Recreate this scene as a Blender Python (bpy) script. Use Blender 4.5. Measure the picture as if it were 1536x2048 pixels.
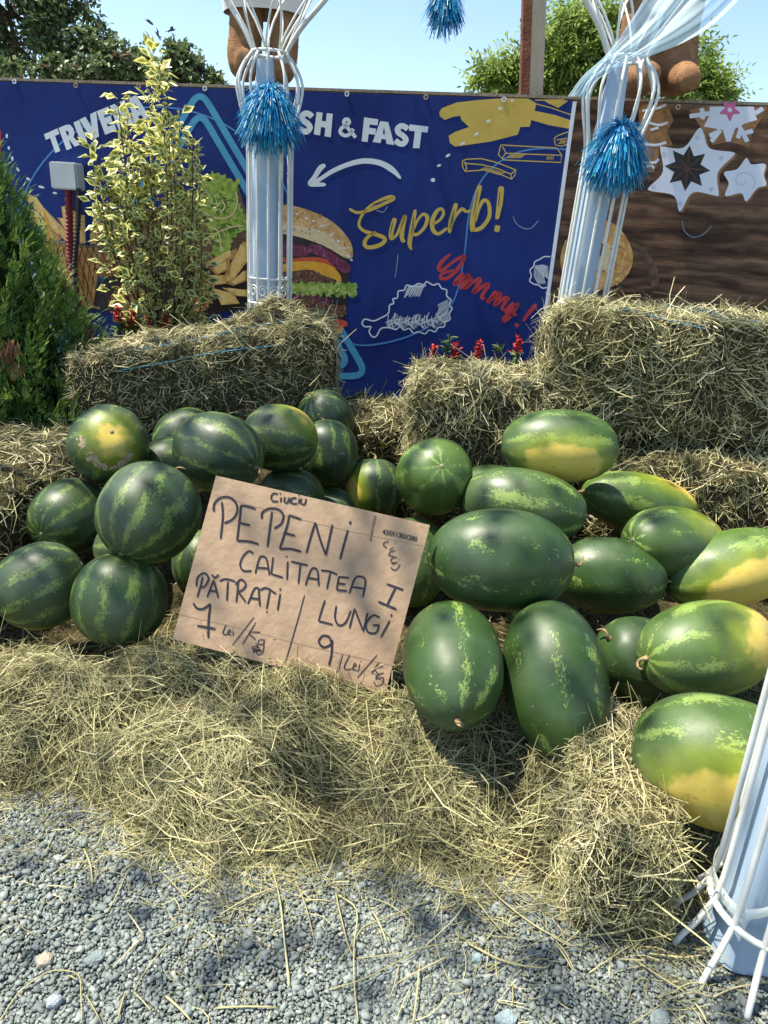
import bpy, bmesh, math, random
import numpy as np
from mathutils import Vector, Matrix, noise

for o in list(bpy.data.objects):
    bpy.data.objects.remove(o)
scene = bpy.context.scene
COL = scene.collection
rng = np.random.default_rng(7)
random.seed(7)

# ------------------------------------------------------------------ camera
F, CX, CY, CAMH = 1420.0, 768.0, 1024.0, 1.3
dn = np.array([-228, -3576, -1420.0]); dn /= np.linalg.norm(dn)
upv = -dn
fw = np.array([0, 0, -1.0]); fw = fw - upv * fw.dot(upv); fw /= np.linalg.norm(fw)
rt = np.cross(fw, upv)
CM = np.stack([rt, fw, upv])
CAMP = np.array([0, 0, CAMH])
cam = bpy.data.cameras.new('camera')
cam.sensor_fit = 'VERTICAL'; cam.sensor_height = 24.0; cam.sensor_width = 18.0
cam.lens = F / 2048 * 24.0
cam.clip_start = 0.02; cam.clip_end = 2000
camo = bpy.data.objects.new('camera', cam); COL.objects.link(camo)
mw = Matrix.Identity(4)
for i in range(3):
    for j in range(3):
        mw[i][j] = CM[i][j]
    mw[i][3] = CAMP[i]
camo.matrix_world = mw
scene.camera = camo

# ------------------------------------------------------------------ sky, sun, exposure
SUN_EL, SUN_AZ = 67.0, -88.0        # azimuth measured from +y towards +x
world = bpy.data.worlds.new('World'); scene.world = world
world.use_nodes = True
wn = world.node_tree.nodes; wl = world.node_tree.links
wn.clear()
sky = wn.new('ShaderNodeTexSky'); sky.sky_type = 'NISHITA'; sky.sun_disc = False
sky.sun_elevation = math.radians(SUN_EL); sky.sun_rotation = math.radians(SUN_AZ)
sky.altitude = 100; sky.air_density = 1.0; sky.dust_density = .5; sky.ozone_density = 1.6
bg = wn.new('ShaderNodeBackground'); bg.inputs['Strength'].default_value = 0.105
wo = wn.new('ShaderNodeOutputWorld')
wl.new(sky.outputs[0], bg.inputs[0]); wl.new(bg.outputs[0], wo.inputs[0])
sun = bpy.data.lights.new('sun', 'SUN'); sun.energy = 4.6; sun.angle = math.radians(0.53); sun.color = (1.0, 0.93, 0.80)
suno = bpy.data.objects.new('sun', sun); COL.objects.link(suno)
el, az = math.radians(SUN_EL), math.radians(SUN_AZ)
sdir = Vector((math.sin(az) * math.cos(el), math.cos(az) * math.cos(el), math.sin(el)))
suno.rotation_euler = (-sdir).to_track_quat('-Z', 'Y').to_euler()
suno.location = (0, 0, 20)
vs = scene.view_settings
vs.view_transform = 'Standard'; vs.look = 'None'; vs.exposure = 1.28; vs.gamma = 1.0; vs.use_curve_mapping = False

# ------------------------------------------------------------------ pixel helpers (a pixel gives a direction only)
def ray(u, v):
    return CM @ np.array([(u - CX) / F, -(v - CY) / F, -1.0])
def at_depth(u, v, d):
    return CAMP + ray(u, v) * d
def at_z(u, v, z):
    r = ray(u, v); return CAMP + r * ((z - CAMH) / r[2])
def at_y(u, v, y):
    r = ray(u, v); return CAMP + r * (y / r[1])
class Plane:
    def __init__(s, p, n):
        s.prt = 1.0; s.p = np.array(p, float); s.n = np.array(n, float); s.n /= np.linalg.norm(s.n)
    def hit(s, u, v, off=0.0):
        r = ray(u, v)
        t = (s.p - CAMP).dot(s.n) / r.dot(s.n)
        return CAMP + r * t + s.n * (off * s.prt if off < .0095 else off)

# ------------------------------------------------------------------ object helpers
def link(name, me, parent=None, mat=None):
    o = bpy.data.objects.new(name, me); COL.objects.link(o)
    if mat is not None and me is not None and not me.materials:
        me.materials.append(mat)
    if parent is not None:
        o.parent = parent
    return o
def tag(o, label=None, cat=None, group=None, kind=None):
    if label: o['label'] = label
    if cat: o['category'] = cat
    if group: o['group'] = group
    if kind: o['kind'] = kind
    return o
def empty(name, loc, label=None, cat=None, group=None):
    o = bpy.data.objects.new(name, None); COL.objects.link(o)
    o.location = Vector([float(c) for c in loc]); o.empty_display_size = 0.1
    bpy.context.view_layer.update()
    return tag(o, label, cat, group)
def mesh_np(name, V, Fq, attrs=None, smooth=False):
    """V (n,3), Fq (m,k) uniform polygons"""
    V = np.asarray(V, np.float32); Fq = np.asarray(Fq, np.int32)
    me = bpy.data.meshes.new(name)
    m, k = Fq.shape
    me.vertices.add(len(V)); me.vertices.foreach_set('co', V.ravel())
    me.loops.add(m * k); me.loops.foreach_set('vertex_index', Fq.ravel())
    me.polygons.add(m)
    me.polygons.foreach_set('loop_start', np.arange(0, m * k, k, dtype=np.int32))
    me.polygons.foreach_set('loop_total', np.full(m, k, np.int32))
    if smooth:
        me.polygons.foreach_set('use_smooth', np.ones(m, bool))
    me.update(calc_edges=True)
    if attrs:
        for an, arr in attrs.items():
            a = me.attributes.new(an, 'FLOAT', 'POINT'); a.data.foreach_set('value', np.asarray(arr, np.float32))
    return me
def mesh_py(name, V, Fc, smooth=False):
    me = bpy.data.meshes.new(name)
    me.from_pydata([tuple(map(float, v)) for v in V], [], [tuple(f) for f in Fc]); me.update()
    if smooth:
        me.polygons.foreach_set('use_smooth', [True] * len(me.polygons))
    return me
def put(name, me, mat, parent):
    """link a mesh given in world coordinates under parent (all parents are unrotated)"""
    off = np.zeros(3); p = parent
    while p is not None:
        off += np.array(p.location); p = p.parent
    if parent is not None:
        n = len(me.vertices); a = np.empty(n * 3, np.float32); me.vertices.foreach_get('co', a)
        me.vertices.foreach_set('co', (a.reshape(-1, 3) - off.astype(np.float32)).ravel()); me.update()
    return link(name, me, parent, mat)
class MB:
    def __init__(s): s.V = []; s.F = []
    def add(s, V, Fc):
        b = len(s.V); s.V.extend([tuple(map(float, v)) for v in V]); s.F.extend([tuple(i + b for i in f) for f in Fc]); return s
    def box(s, c, h, rot=None):
        c = np.array(c, float); h = np.array(h, float)
        vs_ = [np.array([x, y, z]) * h for x in (-1, 1) for y in (-1, 1) for z in (-1, 1)]
        if rot is not None: vs_ = [rot @ q for q in vs_]
        return s.add([c + q for q in vs_], [(0, 1, 3, 2), (4, 6, 7, 5), (0, 4, 5, 1), (2, 3, 7, 6), (0, 2, 6, 4), (1, 5, 7, 3)])
    def tube(s, pts, r, seg=8, cap=True):
        V, Fc = tube(pts, r, seg, cap); return s.add(V, Fc)
    def mesh(s, name, smooth=False): return mesh_py(name, s.V, s.F, smooth)
def tube(pts, r, seg=8, cap=True):
    P = np.array(pts, float); n = len(P)
    R = np.full(n, r, float) if np.isscalar(r) else np.array(r, float)
    T = np.gradient(P, axis=0); T /= np.linalg.norm(T, axis=1)[:, None] + 1e-12
    a = np.array([0, 0, 1.0]) if abs(T[0][2]) < .9 else np.array([1.0, 0, 0])
    V = []; Fc = []
    N = np.cross(T[0], a); N /= np.linalg.norm(N)
    for i in range(n):
        N = N - T[i] * N.dot(T[i]); N /= np.linalg.norm(N) + 1e-12
        B = np.cross(T[i], N)
        for k in range(seg):
            t = 2 * math.pi * k / seg
            V.append(P[i] + (N * math.cos(t) + B * math.sin(t)) * R[i])
    for i in range(n - 1):
        for k in range(seg):
            k2 = (k + 1) % seg
            Fc.append((i * seg + k, i * seg + k2, (i + 1) * seg + k2, (i + 1) * seg + k))
    if cap:
        Fc.append(tuple(range(seg))[::-1]); Fc.append(tuple(range((n - 1) * seg, n * seg)))
    return V, Fc
def smooth_path(pts, per=6):
    """Catmull-Rom through the points"""
    P = [np.array(p, float) for p in pts]
    if len(P) < 3:
        return [P[0] + (P[-1] - P[0]) * t for t in np.linspace(0, 1, per + 1)]
    Q = [2 * P[0] - P[1]] + P + [2 * P[-1] - P[-2]]
    out = []
    for i in range(1, len(Q) - 2):
        p0, p1, p2, p3 = Q[i - 1:i + 3]
        for k in range(per):
            t = k / per
            out.append(.5 * (2 * p1 + (p2 - p0) * t + (2 * p0 - 5 * p1 + 4 * p2 - p3) * t * t + (3 * p1 - p0 - 3 * p2 + p3) * t ** 3))
    out.append(P[-1]); return out

# ------------------------------------------------------------------ materials
def nodes(m):
    m.use_nodes = True; nt = m.node_tree; nt.nodes.clear(); return nt, nt.nodes, nt.links
def ramp(nd, stops, interp='LINEAR'):
    r = nd.new('ShaderNodeValToRGB'); cr = r.color_ramp; cr.interpolation = interp
    while len(cr.elements) < len(stops): cr.elements.new(0.5)
    for e, (p, c) in zip(cr.elements, stops):
        e.position = p; e.color = (*c, 1) if len(c) == 3 else c
    return r
def M(nd, ln, op, a, b=None, c=None):
    n = nd.new('ShaderNodeMath'); n.operation = op
    for i, x in enumerate((a, b, c)):
        if x is None: continue
        if isinstance(x, (int, float)): n.inputs[i].default_value = x
        else: ln.new(x, n.inputs[i])
    return n.outputs[0]
def mixc(nd, ln, f, a, b, mode='MIX'):
    n = nd.new('ShaderNodeMix'); n.data_type = 'RGBA'; n.blend_type = mode
    for i, x in ((0, f), (6, a), (7, b)):
        if isinstance(x, (int, float)): n.inputs[i].default_value = x
        elif isinstance(x, tuple): n.inputs[i].default_value = (*x, 1) if len(x) == 3 else x
        else: ln.new(x, n.inputs[i])
    return n.outputs[2]
def principled(nd, ln, rough=.6, spec=.3):
    b = nd.new('ShaderNodeBsdfPrincipled'); b.inputs['Roughness'].default_value = rough
    b.inputs['Specular IOR Level'].default_value = spec
    o = nd.new('ShaderNodeOutputMaterial'); ln.new(b.outputs[0], o.inputs[0])
    return b, o
def mottled(name, c1, c2, scale=12, rough=.6, spec=.3, bump=0.0, bscale=80, detail=5, stretch=None, metal=0.0):
    m = bpy.data.materials.new(name); nt, nd, ln = nodes(m)
    b, o = principled(nd, ln, rough, spec); b.inputs['Metallic'].default_value = metal
    tc = nd.new('ShaderNodeTexCoord'); src = tc.outputs['Object']
    if stretch:
        mp = nd.new('ShaderNodeMapping'); mp.inputs['Scale'].default_value = stretch; ln.new(src, mp.inputs[0]); src = mp.outputs[0]
    n = nd.new('ShaderNodeTexNoise'); n.inputs['Scale'].default_value = scale; n.inputs['Detail'].default_value = detail
    ln.new(src, n.inputs['Vector'])
    r = ramp(nd, [(.32, c1), (.68, c2)]); ln.new(n.outputs[0], r.inputs[0]); ln.new(r.outputs[0], b.inputs['Base Color'])
    if bump:
        n2 = nd.new('ShaderNodeTexNoise'); n2.inputs['Scale'].default_value = bscale; n2.inputs['Detail'].default_value = 4; ln.new(src, n2.inputs['Vector'])
        bp = nd.new('ShaderNodeBump'); bp.inputs['Strength'].default_value = bump; bp.inputs['Distance'].default_value = .01
        ln.new(n2.outputs[0], bp.inputs['Height']); ln.new(bp.outputs[0], b.inputs['Normal'])
    return m
def attr_mat(name, stops, rough=.7, spec=.2, transl=0.0, attr='rnd', noise_mix=None):
    """colour by a per-vertex random attribute"""
    m = bpy.data.materials.new(name); nt, nd, ln = nodes(m)
    b, o = principled(nd, ln, rough, spec)
    a = nd.new('ShaderNodeAttribute'); a.attribute_name = attr
    r = ramp(nd, stops); ln.new(a.outputs['Fac'], r.inputs[0]); col = r.outputs[0]
    if noise_mix:
        tc = nd.new('ShaderNodeTexCoord'); n = nd.new('ShaderNodeTexNoise'); n.inputs['Scale'].default_value = noise_mix[0]; n.inputs['Detail'].default_value = 2
        ln.new(tc.outputs['Object'], n.inputs['Vector'])
        f = M(nd, ln, 'MULTIPLY', M(nd, ln, 'SMOOTHSTEP' if False else 'SUBTRACT', n.outputs[0], .35), noise_mix[2]); f = M(nd, ln, 'MAXIMUM', M(nd, ln, 'MINIMUM', f, .85), 0.0)
        col = mixc(nd, ln, f, col, noise_mix[1])
    ln.new(col, b.inputs['Base Color'])
    if transl:
        t = nd.new('ShaderNodeBsdfTranslucent'); ln.new(col, t.inputs[0])
        mx = nd.new('ShaderNodeMixShader'); mx.inputs[0].default_value = transl
        ln.new(b.outputs[0], mx.inputs[1]); ln.new(t.outputs[0], mx.inputs[2]); ln.new(mx.outputs[0], o.inputs[0])
    return m

HAY = attr_mat('hay_straw', [(0, (.075, .05, .022)), (.14, (.14, .12, .05)), (.35, (.225, .22, .105)), (.6, (.345, .325, .155)), (.8, (.46, .42, .21)), (.93, (.55, .49, .26)), (1, (.66, .60, .38))], .6, .3, .18)
HAYCORE = mottled('hay_core', (.022, .017, .007), (.095, .08, .036), 60, .9, .1, 1.0, 120, 8)  # shade between the stalks is put into this dark core colour
WHITE_PRINT = mottled('print_white', (.60, .63, .64), (.66, .69, .70), 9, .45, .3)

# ================================================================== ground and gravel
def ground_material():
    m = bpy.data.materials.new('gravel_ground'); nt, nd, ln = nodes(m)
    b, o = principled(nd, ln, .85, .2)
    tc = nd.new('ShaderNodeTexCoord')
    v = nd.new('ShaderNodeTexVoronoi'); v.inputs['Scale'].default_value = 95; ln.new(tc.outputs['Object'], v.inputs['Vector'])
    r = ramp(nd, [(0, (.07, .08, .072)), (.5, (.14, .155, .14)), (.85, (.20, .215, .19)), (1, (.27, .27, .23))])
    sep = nd.new('ShaderNodeSeparateColor'); ln.new(v.outputs['Color'], sep.inputs[0]); ln.new(sep.outputs[0], r.inputs[0])
    ln.new(r.outputs[0], b.inputs['Base Color'])
    bp = nd.new('ShaderNodeBump'); bp.inputs['Strength'].default_value = 1; bp.inputs['Distance'].default_value = .006; bp.invert = True
    ln.new(v.outputs['Distance'], bp.inputs['Height']); ln.new(bp.outputs[0], b.inputs['Normal'])
    return m
GROUND = ground_material()
gV = [(-400, -400, 0), (400, -400, 0), (400, 400, 0), (-400, 400, 0)]
tag(link('ground', mesh_py('ground', gV, [(0, 1, 2, 3)]), None, GROUND), kind='structure')

STONE = attr_mat('gravel_stone', [(0, (.075, .09, .085)), (.25, (.135, .16, .15)), (.55, (.20, .23, .212)), (.8, (.27, .30, .272)), (.93, (.35, .36, .32)), (1, (.42, .39, .32))], .8, .25, noise_mix=(300, (.15, .175, .165), 1.2))
def ico():
    t = (1 + 5 ** .5) / 2
    V = np.array([(-1, t, 0), (1, t, 0), (-1, -t, 0), (1, -t, 0), (0, -1, t), (0, 1, t), (0, -1, -t), (0, 1, -t), (t, 0, -1), (t, 0, 1), (-t, 0, -1), (-t, 0, 1)], float)
    V /= np.linalg.norm(V[0])
    Fc = np.array([(0, 11, 5), (0, 5, 1), (0, 1, 7), (0, 7, 10), (0, 10, 11), (1, 5, 9), (5, 11, 4), (11, 10, 2), (10, 7, 6), (7, 1, 8), (3, 9, 4), (3, 4, 2), (3, 2, 6), (3, 6, 8), (3, 8, 9), (4, 9, 5), (2, 4, 11), (6, 2, 10), (8, 6, 7), (9, 8, 1)])
    return V, Fc
ICOV, ICOF = ico()
def unit(v): return v / (np.linalg.norm(v, axis=-1, keepdims=True) + 1e-9)
def rand_rot(n, g):
    q = g.normal(size=(n, 4)); q /= np.linalg.norm(q, axis=1)[:, None]
    w, x, y, z = q.T
    return np.stack([np.stack([1 - 2 * (y * y + z * z), 2 * (x * y - z * w), 2 * (x * z + y * w)], -1),
                     np.stack([2 * (x * y + z * w), 1 - 2 * (x * x + z * z), 2 * (y * z - x * w)], -1),
                     np.stack([2 * (x * z - y * w), 2 * (y * z + x * w), 1 - 2 * (x * x + y * y)], -1)], 1)
def gravel_mesh():
    g = np.random.default_rng(3)
    sp = .0057
    xs = np.arange(-1.0, 1.02, sp); ys = np.arange(.74, 1.56, sp)
    X, Y = np.meshgrid(xs, ys); X = X.ravel(); Y = Y.ravel()
    X = X + g.normal(0, sp * .35, X.size); Y = Y + g.normal(0, sp * .35, Y.size)
    n = X.size
    size = np.clip(g.lognormal(math.log(.0037), .36, n), .0018, .0105)
    sc = np.stack([np.ones(n), g.uniform(.55, 1.0, n), g.uniform(.42, .8, n)], 1) * size[:, None]
    CUB = np.array([(x, y, z) for x in (-1, 1) for y in (-1, 1) for z in (-1, 1)], float) * .74
    V = (CUB[None] + g.uniform(-.42, .42, (n, 8, 3))) * sc[:, None, :]
    ang = g.uniform(0, 2 * math.pi, n)
    R = rand_rot(n, g)
    # mostly lying flat: a small random tilt of a yawed stone
    cz, sz = np.cos(ang), np.sin(ang)
    tx = g.normal(0, .45, n); ct, st = np.cos(tx), np.sin(tx)
    Vy = V[:, :, 1] * ct[:, None] - V[:, :, 2] * st[:, None]; Vz = V[:, :, 1] * st[:, None] + V[:, :, 2] * ct[:, None]; Vx = V[:, :, 0]
    Wx = Vx * cz[:, None] - Vy * sz[:, None]; Wy = Vx * sz[:, None] + Vy * cz[:, None]
    z0 = size * g.uniform(.1, .75, n) + .004 * np.sin(X * 9 + Y * 4) * np.cos(Y * 7 - X * 3) + .002
    W = np.stack([Wx + X[:, None], Wy + Y[:, None], Vz + z0[:, None]], -1).reshape(-1, 3)
    CF = np.array([(0, 1, 3), (0, 3, 2), (4, 6, 7), (4, 7, 5), (0, 4, 5), (0, 5, 1), (2, 3, 7), (2, 7, 6), (0, 2, 6), (0, 6, 4), (1, 5, 7), (1, 7, 3)])
    Fq = (CF[None] + (np.arange(n) * 8)[:, None, None]).reshape(-1, 3)
    base = np.clip(g.beta(2.2, 2.6, n) + (g.random(n) < .02) * .4, 0, 1)
    return mesh_np('gravel', W, Fq, {'rnd': np.repeat(base, 8)})
tag(link('gravel', gravel_mesh(), None, STONE), label='small crushed blue grey gravel covering the ground', kind='stuff')

def big_stone(u, v, sx, sy, sz, yaw, colr, label, seed):
    p = at_z(u, v, .012)
    bm = bmesh.new(); bmesh.ops.create_icosphere(bm, subdivisions=2, radius=1)
    for q in bm.verts:
        k = 1 + .28 * noise.noise(q.co * 1.5 + Vector((seed * 3.1, 0, 0)))
        q.co = Vector((q.co.x * sx * k, q.co.y * sy * k, q.co.z * sz * k))
    me = bpy.data.meshes.new('loose_stone'); bm.to_mesh(me); bm.free()
    o = link('loose_stone', me, None, mottled('stone_%d' % seed, tuple(c * .75 for c in colr), tuple(c * 1.15 for c in colr), 60, .85, .2, .6, 200))
    o.location = (p[0], p[1], sz * .55 + .004); o.rotation_euler = (0, 0, yaw)
    tag(o, label, 'stone', 'larger stones among the gravel')
big_stone(88, 1918, .017, .014, .010, .4, (.42, .36, .28), 'tan beige stone lying in the gravel at lower left', 1)
big_stone(192, 1912, .022, .014, .009, .7, (.20, .24, .23), 'flat dark grey green stone right of the tan stone', 2)
big_stone(108, 2000, .015, .012, .010, .2, (.33, .36, .37), 'pale grey stone below the tan stone', 3)
big_stone(955, 1914, .012, .010, .009, .9, (.24, .31, .31), 'rounded teal grey pebble in the middle of the gravel', 4)
big_stone(1014, 2036, .020, .014, .010, .1, (.25, .32, .33), 'smooth blue grey stone at the bottom edge', 5)
big_stone(1320, 2036, .020, .016, .012, .5, (.34, .39, .36), 'pale green grey stone near the near column foot', 6)

# ================================================================== fence and printed banners
FA = math.radians(8.0)
FN = np.array([-math.sin(FA), -math.cos(FA), 0.0]); FD = np.array([math.cos(FA), -math.sin(FA), 0.0])
FP = Plane((0, 4.3, 0), FN); FP.prt = .35      # printed layers lie almost flush on the vinyl
def fence_pt(s, z, off=0.0):
    return np.array([0, 4.3, 0]) + FD * s + np.array([0, 0, z]) + FN * off
def fence_s(u, v):
    p = FP.hit(u, v); return (p - np.array([0, 4.3, 0])).dot(FD), p[2]
S_DIV = fence_s(1120, 400)[0]
ZTOP_L = fence_s(60, 163)[1]; ZTOP_R = fence_s(1400, 206)[1]
def ztop(s): return ZTOP_L + (ZTOP_R - ZTOP_L) * (s + 2.3) / 4.4

WOOD_POST = mottled('weathered_wood', (.20, .15, .10), (.38, .30, .21), 6, .8, .2, .5, 40, 6, (12, 12, 1))
fence = empty('fence', fence_pt(0, 0, -.03), 'tall plank fence standing behind the printed banners', 'fence')
n_pl = 44
for i in range(n_pl):
    s0 = -3.3 + i * .15
    mb = MB(); zt = ztop(s0) - .012 - .01 * random.random()
    rot = np.array([FD, -FN, [0, 0, 1]]).T
    mb.box(fence_pt(s0 + .075, zt / 2, -.05), (.0725, .010, zt / 2), rot)
    put('plank', mb.mesh('plank'), WOOD_POST, fence)
for zz in (.35, 1.65):
    mb = MB(); mb.box(fence_pt(0, zz, -.08), (3.3, .018, .045), np.array([FD, -FN, [0, 0, 1]]).T); put('rail', mb.mesh('rail'), WOOD_POST, fence)
mb = MB()
sA, sB = -3.3, 3.3
mb.add([fence_pt(sA, ztop(sA) + .002, -.005), fence_pt(sB, ztop(sB) + .002, -.005), fence_pt(sB, ztop(sB) + .002, -.07), fence_pt(sA, ztop(sA) + .002, -.07),
        fence_pt(sA, ztop(sA) + .016, -.005), fence_pt(sB, ztop(sB) + .016, -.005), fence_pt(sB, ztop(sB) + .016, -.07), fence_pt(sA, ztop(sA) + .016, -.07)],
       [(0, 1, 2, 3), (4, 7, 6, 5), (0, 4, 5, 1), (1, 5, 6, 2), (2, 6, 7, 3), (3, 7, 4, 0)])
put('top_cap', mb.mesh('top_cap'), WOOD_POST, fence)

def banner_mesh(name, s0, s1, zb, amp=.006, ph=0):
    nx, nz = 90, 40; V = []
    for i in range(nx + 1):
        s = s0 + (s1 - s0) * i / nx
        for j in range(nz + 1):
            t = j / nz; z = zb + (ztop(s) - .004 - zb) * t
            V.append(fence_pt(s, z, 0.0 + amp * .5 * math.sin(s * 5 + ph) * math.sin(t * 3.1) * .0))
    Fc = [(i * (nz + 1) + j, (i + 1) * (nz + 1) + j, (i + 1) * (nz + 1) + j + 1, i * (nz + 1) + j + 1) for i in range(nx) for j in range(nz)]
    return mesh_py(name, V, Fc, True)
def vinyl(name, c1, c2, scale=2.2):
    m = bpy.data.materials.new(name); nt, nd, ln = nodes(m)
    b, o = principled(nd, ln, .55, .15)
    tc = nd.new('ShaderNodeTexCoord')
    n = nd.new('ShaderNodeTexNoise'); n.inputs['Scale'].default_value = scale; n.inputs['Detail'].default_value = 2; ln.new(tc.outputs['Object'], n.inputs['Vector'])
    r = ramp(nd, [(.3, c1), (.7, c2)]); ln.new(n.outputs[0], r.inputs[0]); ln.new(r.outputs[0], b.inputs['Base Color'])
    mp = nd.new('ShaderNodeMapping'); mp.inputs['Scale'].default_value = (2.2, 2.2, .8); mp.inputs['Rotation'].default_value = (0, .25, 0); ln.new(tc.outputs['Object'], mp.inputs[0])
    n2 = nd.new('ShaderNodeTexNoise'); n2.inputs['Scale'].default_value = 3; n2.inputs['Detail'].default_value = 3; ln.new(mp.outputs[0], n2.inputs['Vector'])
    bp = nd.new('ShaderNodeBump'); bp.inputs['Strength'].default_value = .16; bp.inputs['Distance'].default_value = .03
    ln.new(n2.outputs[0], bp.inputs['Height']); ln.new(bp.outputs[0], b.inputs['Normal'])
    return m
BLUE = vinyl('banner_blue', (.0085, .021, .115), (.012, .031, .17))
def wood_print():
    m = bpy.data.materials.new('banner_wood_print'); nt, nd, ln = nodes(m)
    b, o = principled(nd, ln, .55, .15)
    tc = nd.new('ShaderNodeTexCoord')
    mp = nd.new('ShaderNodeMapping'); mp.inputs['Scale'].default_value = (1.0, 1.0, 9); ln.new(tc.outputs['Object'], mp.inputs[0])
    n1 = nd.new('ShaderNodeTexNoise'); n1.inputs['Scale'].default_value = 1.6; n1.inputs['Detail'].default_value = 2; ln.new(mp.outputs[0], n1.inputs['Vector'])
    w = nd.new('ShaderNodeTexWave'); w.wave_type = 'BANDS'; w.bands_direction = 'Z'; w.inputs['Scale'].default_value = 3.4; w.inputs['Distortion'].default_value = 16; w.inputs['Detail'].default_value = 5; w.inputs['Detail Scale'].default_value = 1.1; w.inputs['Detail Roughness'].default_value = .6
    mp2 = nd.new('ShaderNodeMapping'); mp2.inputs['Scale'].default_value = (.35, .35, 1); ln.new(tc.outputs['Object'], mp2.inputs[0]); ln.new(mp2.outputs[0], w.inputs['Vector'])
    mp3 = nd.new('ShaderNodeMapping'); mp3.inputs['Scale'].default_value = (6, 6, 160); ln.new(tc.outputs['Object'], mp3.inputs[0])
    n3 = nd.new('ShaderNodeTexNoise'); n3.inputs['Scale'].default_value = 1; n3.inputs['Detail'].default_value = 4; ln.new(mp3.outputs[0], n3.inputs['Vector'])
    f = M(nd, ln, 'ADD', M(nd, ln, 'MULTIPLY', w.outputs['Fac'], .15), M(nd, ln, 'MULTIPLY', n1.outputs[0], .78))
    f = M(nd, ln, 'ADD', f, M(nd, ln, 'MULTIPLY', n3.outputs[0], .30))
    r = ramp(nd, [(.34, (.018, .009, .006)), (.48, (.045, .023, .014)), (.60, (.095, .050, .029)), (.73, (.18, .098, .056)), (.86, (.30, .175, .105))])
    ln.new(f, r.inputs[0]); ln.new(r.outputs[0], b.inputs['Base Color'])
    return m
WOODP = wood_print()
blue = empty('printed_banner', fence_pt(0, 0, 0), 'dark blue vinyl food banner with burger print and white lettering', 'banner')
put('sheet', banner_mesh('sheet', -3.25, S_DIV, .30), BLUE, blue)
brown = empty('printed_banner', fence_pt(2, 0, 0), 'brown wood-grain vinyl banner printed with iced star cookies', 'banner')
put('sheet', banner_mesh('sheet', S_DIV + .012, 3.25, .30), WOODP, brown)
EDGE = mottled('banner_hem', (.62, .66, .70), (.70, .74, .77), 30, .5)
mb = MB(); zt = ztop(S_DIV)
mb.box(fence_pt(S_DIV + .006, (.30 + zt) / 2 - .004, .004), (.0095, .0035, (zt - .30) / 2 - .006), np.array([FD, -FN, [0, 0, 1]]).T)
put('white_hem', mb.mesh('white_hem'), EDGE, brown)

LAYER = [0]
def poly_px(name, pts, mat, parent, off, plane=FP, per=0, closed_smooth=False):
    P = pts
    if closed_smooth:
        Q = [np.array(p, float) for p in pts]; n = len(Q); P = []
        for i in range(n):
            p0, p1, p2, p3 = Q[i - 1], Q[i], Q[(i + 1) % n], Q[(i + 2) % n]
            for k in range(5):
                t = k / 5
                P.append(.5 * (2 * p1 + (p2 - p0) * t + (2 * p0 - 5 * p1 + 4 * p2 - p3) * t * t + (3 * p1 - p0 - 3 * p2 + p3) * t ** 3))
    V = [plane.hit(p[0], p[1], off) for p in P]
    bm = bmesh.new(); vs_ = [bm.verts.new(tuple(map(float, v))) for v in V]
    f = bm.faces.new(vs_); f.normal_update()
    if f.normal.dot(Vector(plane.n)) < 0: f.normal_flip()
    bmesh.ops.triangulate(bm, faces=[f], ngon_method='EAR_CLIP')
    me = bpy.data.meshes.new(name); bm.to_mesh(me); bm.free()
    return put(name, me, mat, parent)
def ribbon_geo(pts, w, plane, off, tip=.35, sm=True, per=6):
    P = smooth_path(pts, per) if sm else [np.array(p, float) for p in pts]
    P = np.array(P)[:, :2]; n = len(P)
    T = np.gradient(P, axis=0); T /= np.linalg.norm(T, axis=1)[:, None] + 1e-9
    N = np.stack([-T[:, 1], T[:, 0]], 1)
    W = np.full(n, w / 2.0) if np.isscalar(w) else np.interp(np.linspace(0, 1, n), np.linspace(0, 1, len(w)), w) / 2
    if tip < 1 and n > 3:
        W[0] *= tip; W[-1] *= tip
    V = []
    for i in range(n):
        V.append(plane.hit(*(P[i] + N[i] * W[i]), off)); V.append(plane.hit(*(P[i] - N[i] * W[i]), off))
    Fc = [(2 * i, 2 * i + 1, 2 * i + 3, 2 * i + 2) for i in range(n - 1)]
    return V, Fc
def strokes_px(name, lines, w, mat, parent, off, plane=FP, tip=.5, sm=True):
    joined = name in ('arrow', 'brush_letter', 'letter', 'handwritten_letter')
    stuff = 'hatching' in name or name in ('basket_wire', 'brush_gap')
    mb = MB(); o = None
    for k, l in enumerate(lines):
        ww = w
        if isinstance(l, tuple) and len(l) == 2 and isinstance(l[1], (int, float, list)) and isinstance(l[0], list): l, ww = l
        V, Fc = ribbon_geo(l, ww, plane, off + .00012 * k, tip, sm); mb.add(V, Fc)
        if not (joined or stuff):
            o = put(name, mb.mesh(name), mat, parent); mb = MB()
    if mb.V: o = put(name, mb.mesh(name), mat, parent)
    if stuff: o['kind'] = 'stuff'
    return o
def crop(pts, ox, oy, sc): return [(ox + x / sc, oy + y / sc) for x, y in pts]
def disc(c, rx, ry, rot=0, n=14):
    return [(c[0] + rx * math.cos(t) * math.cos(rot) - ry * math.sin(t) * math.sin(rot), c[1] + rx * math.cos(t) * math.sin(rot) + ry * math.sin(t) * math.cos(rot)) for t in np.linspace(0, 2 * math.pi, n, endpoint=False)]

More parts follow.
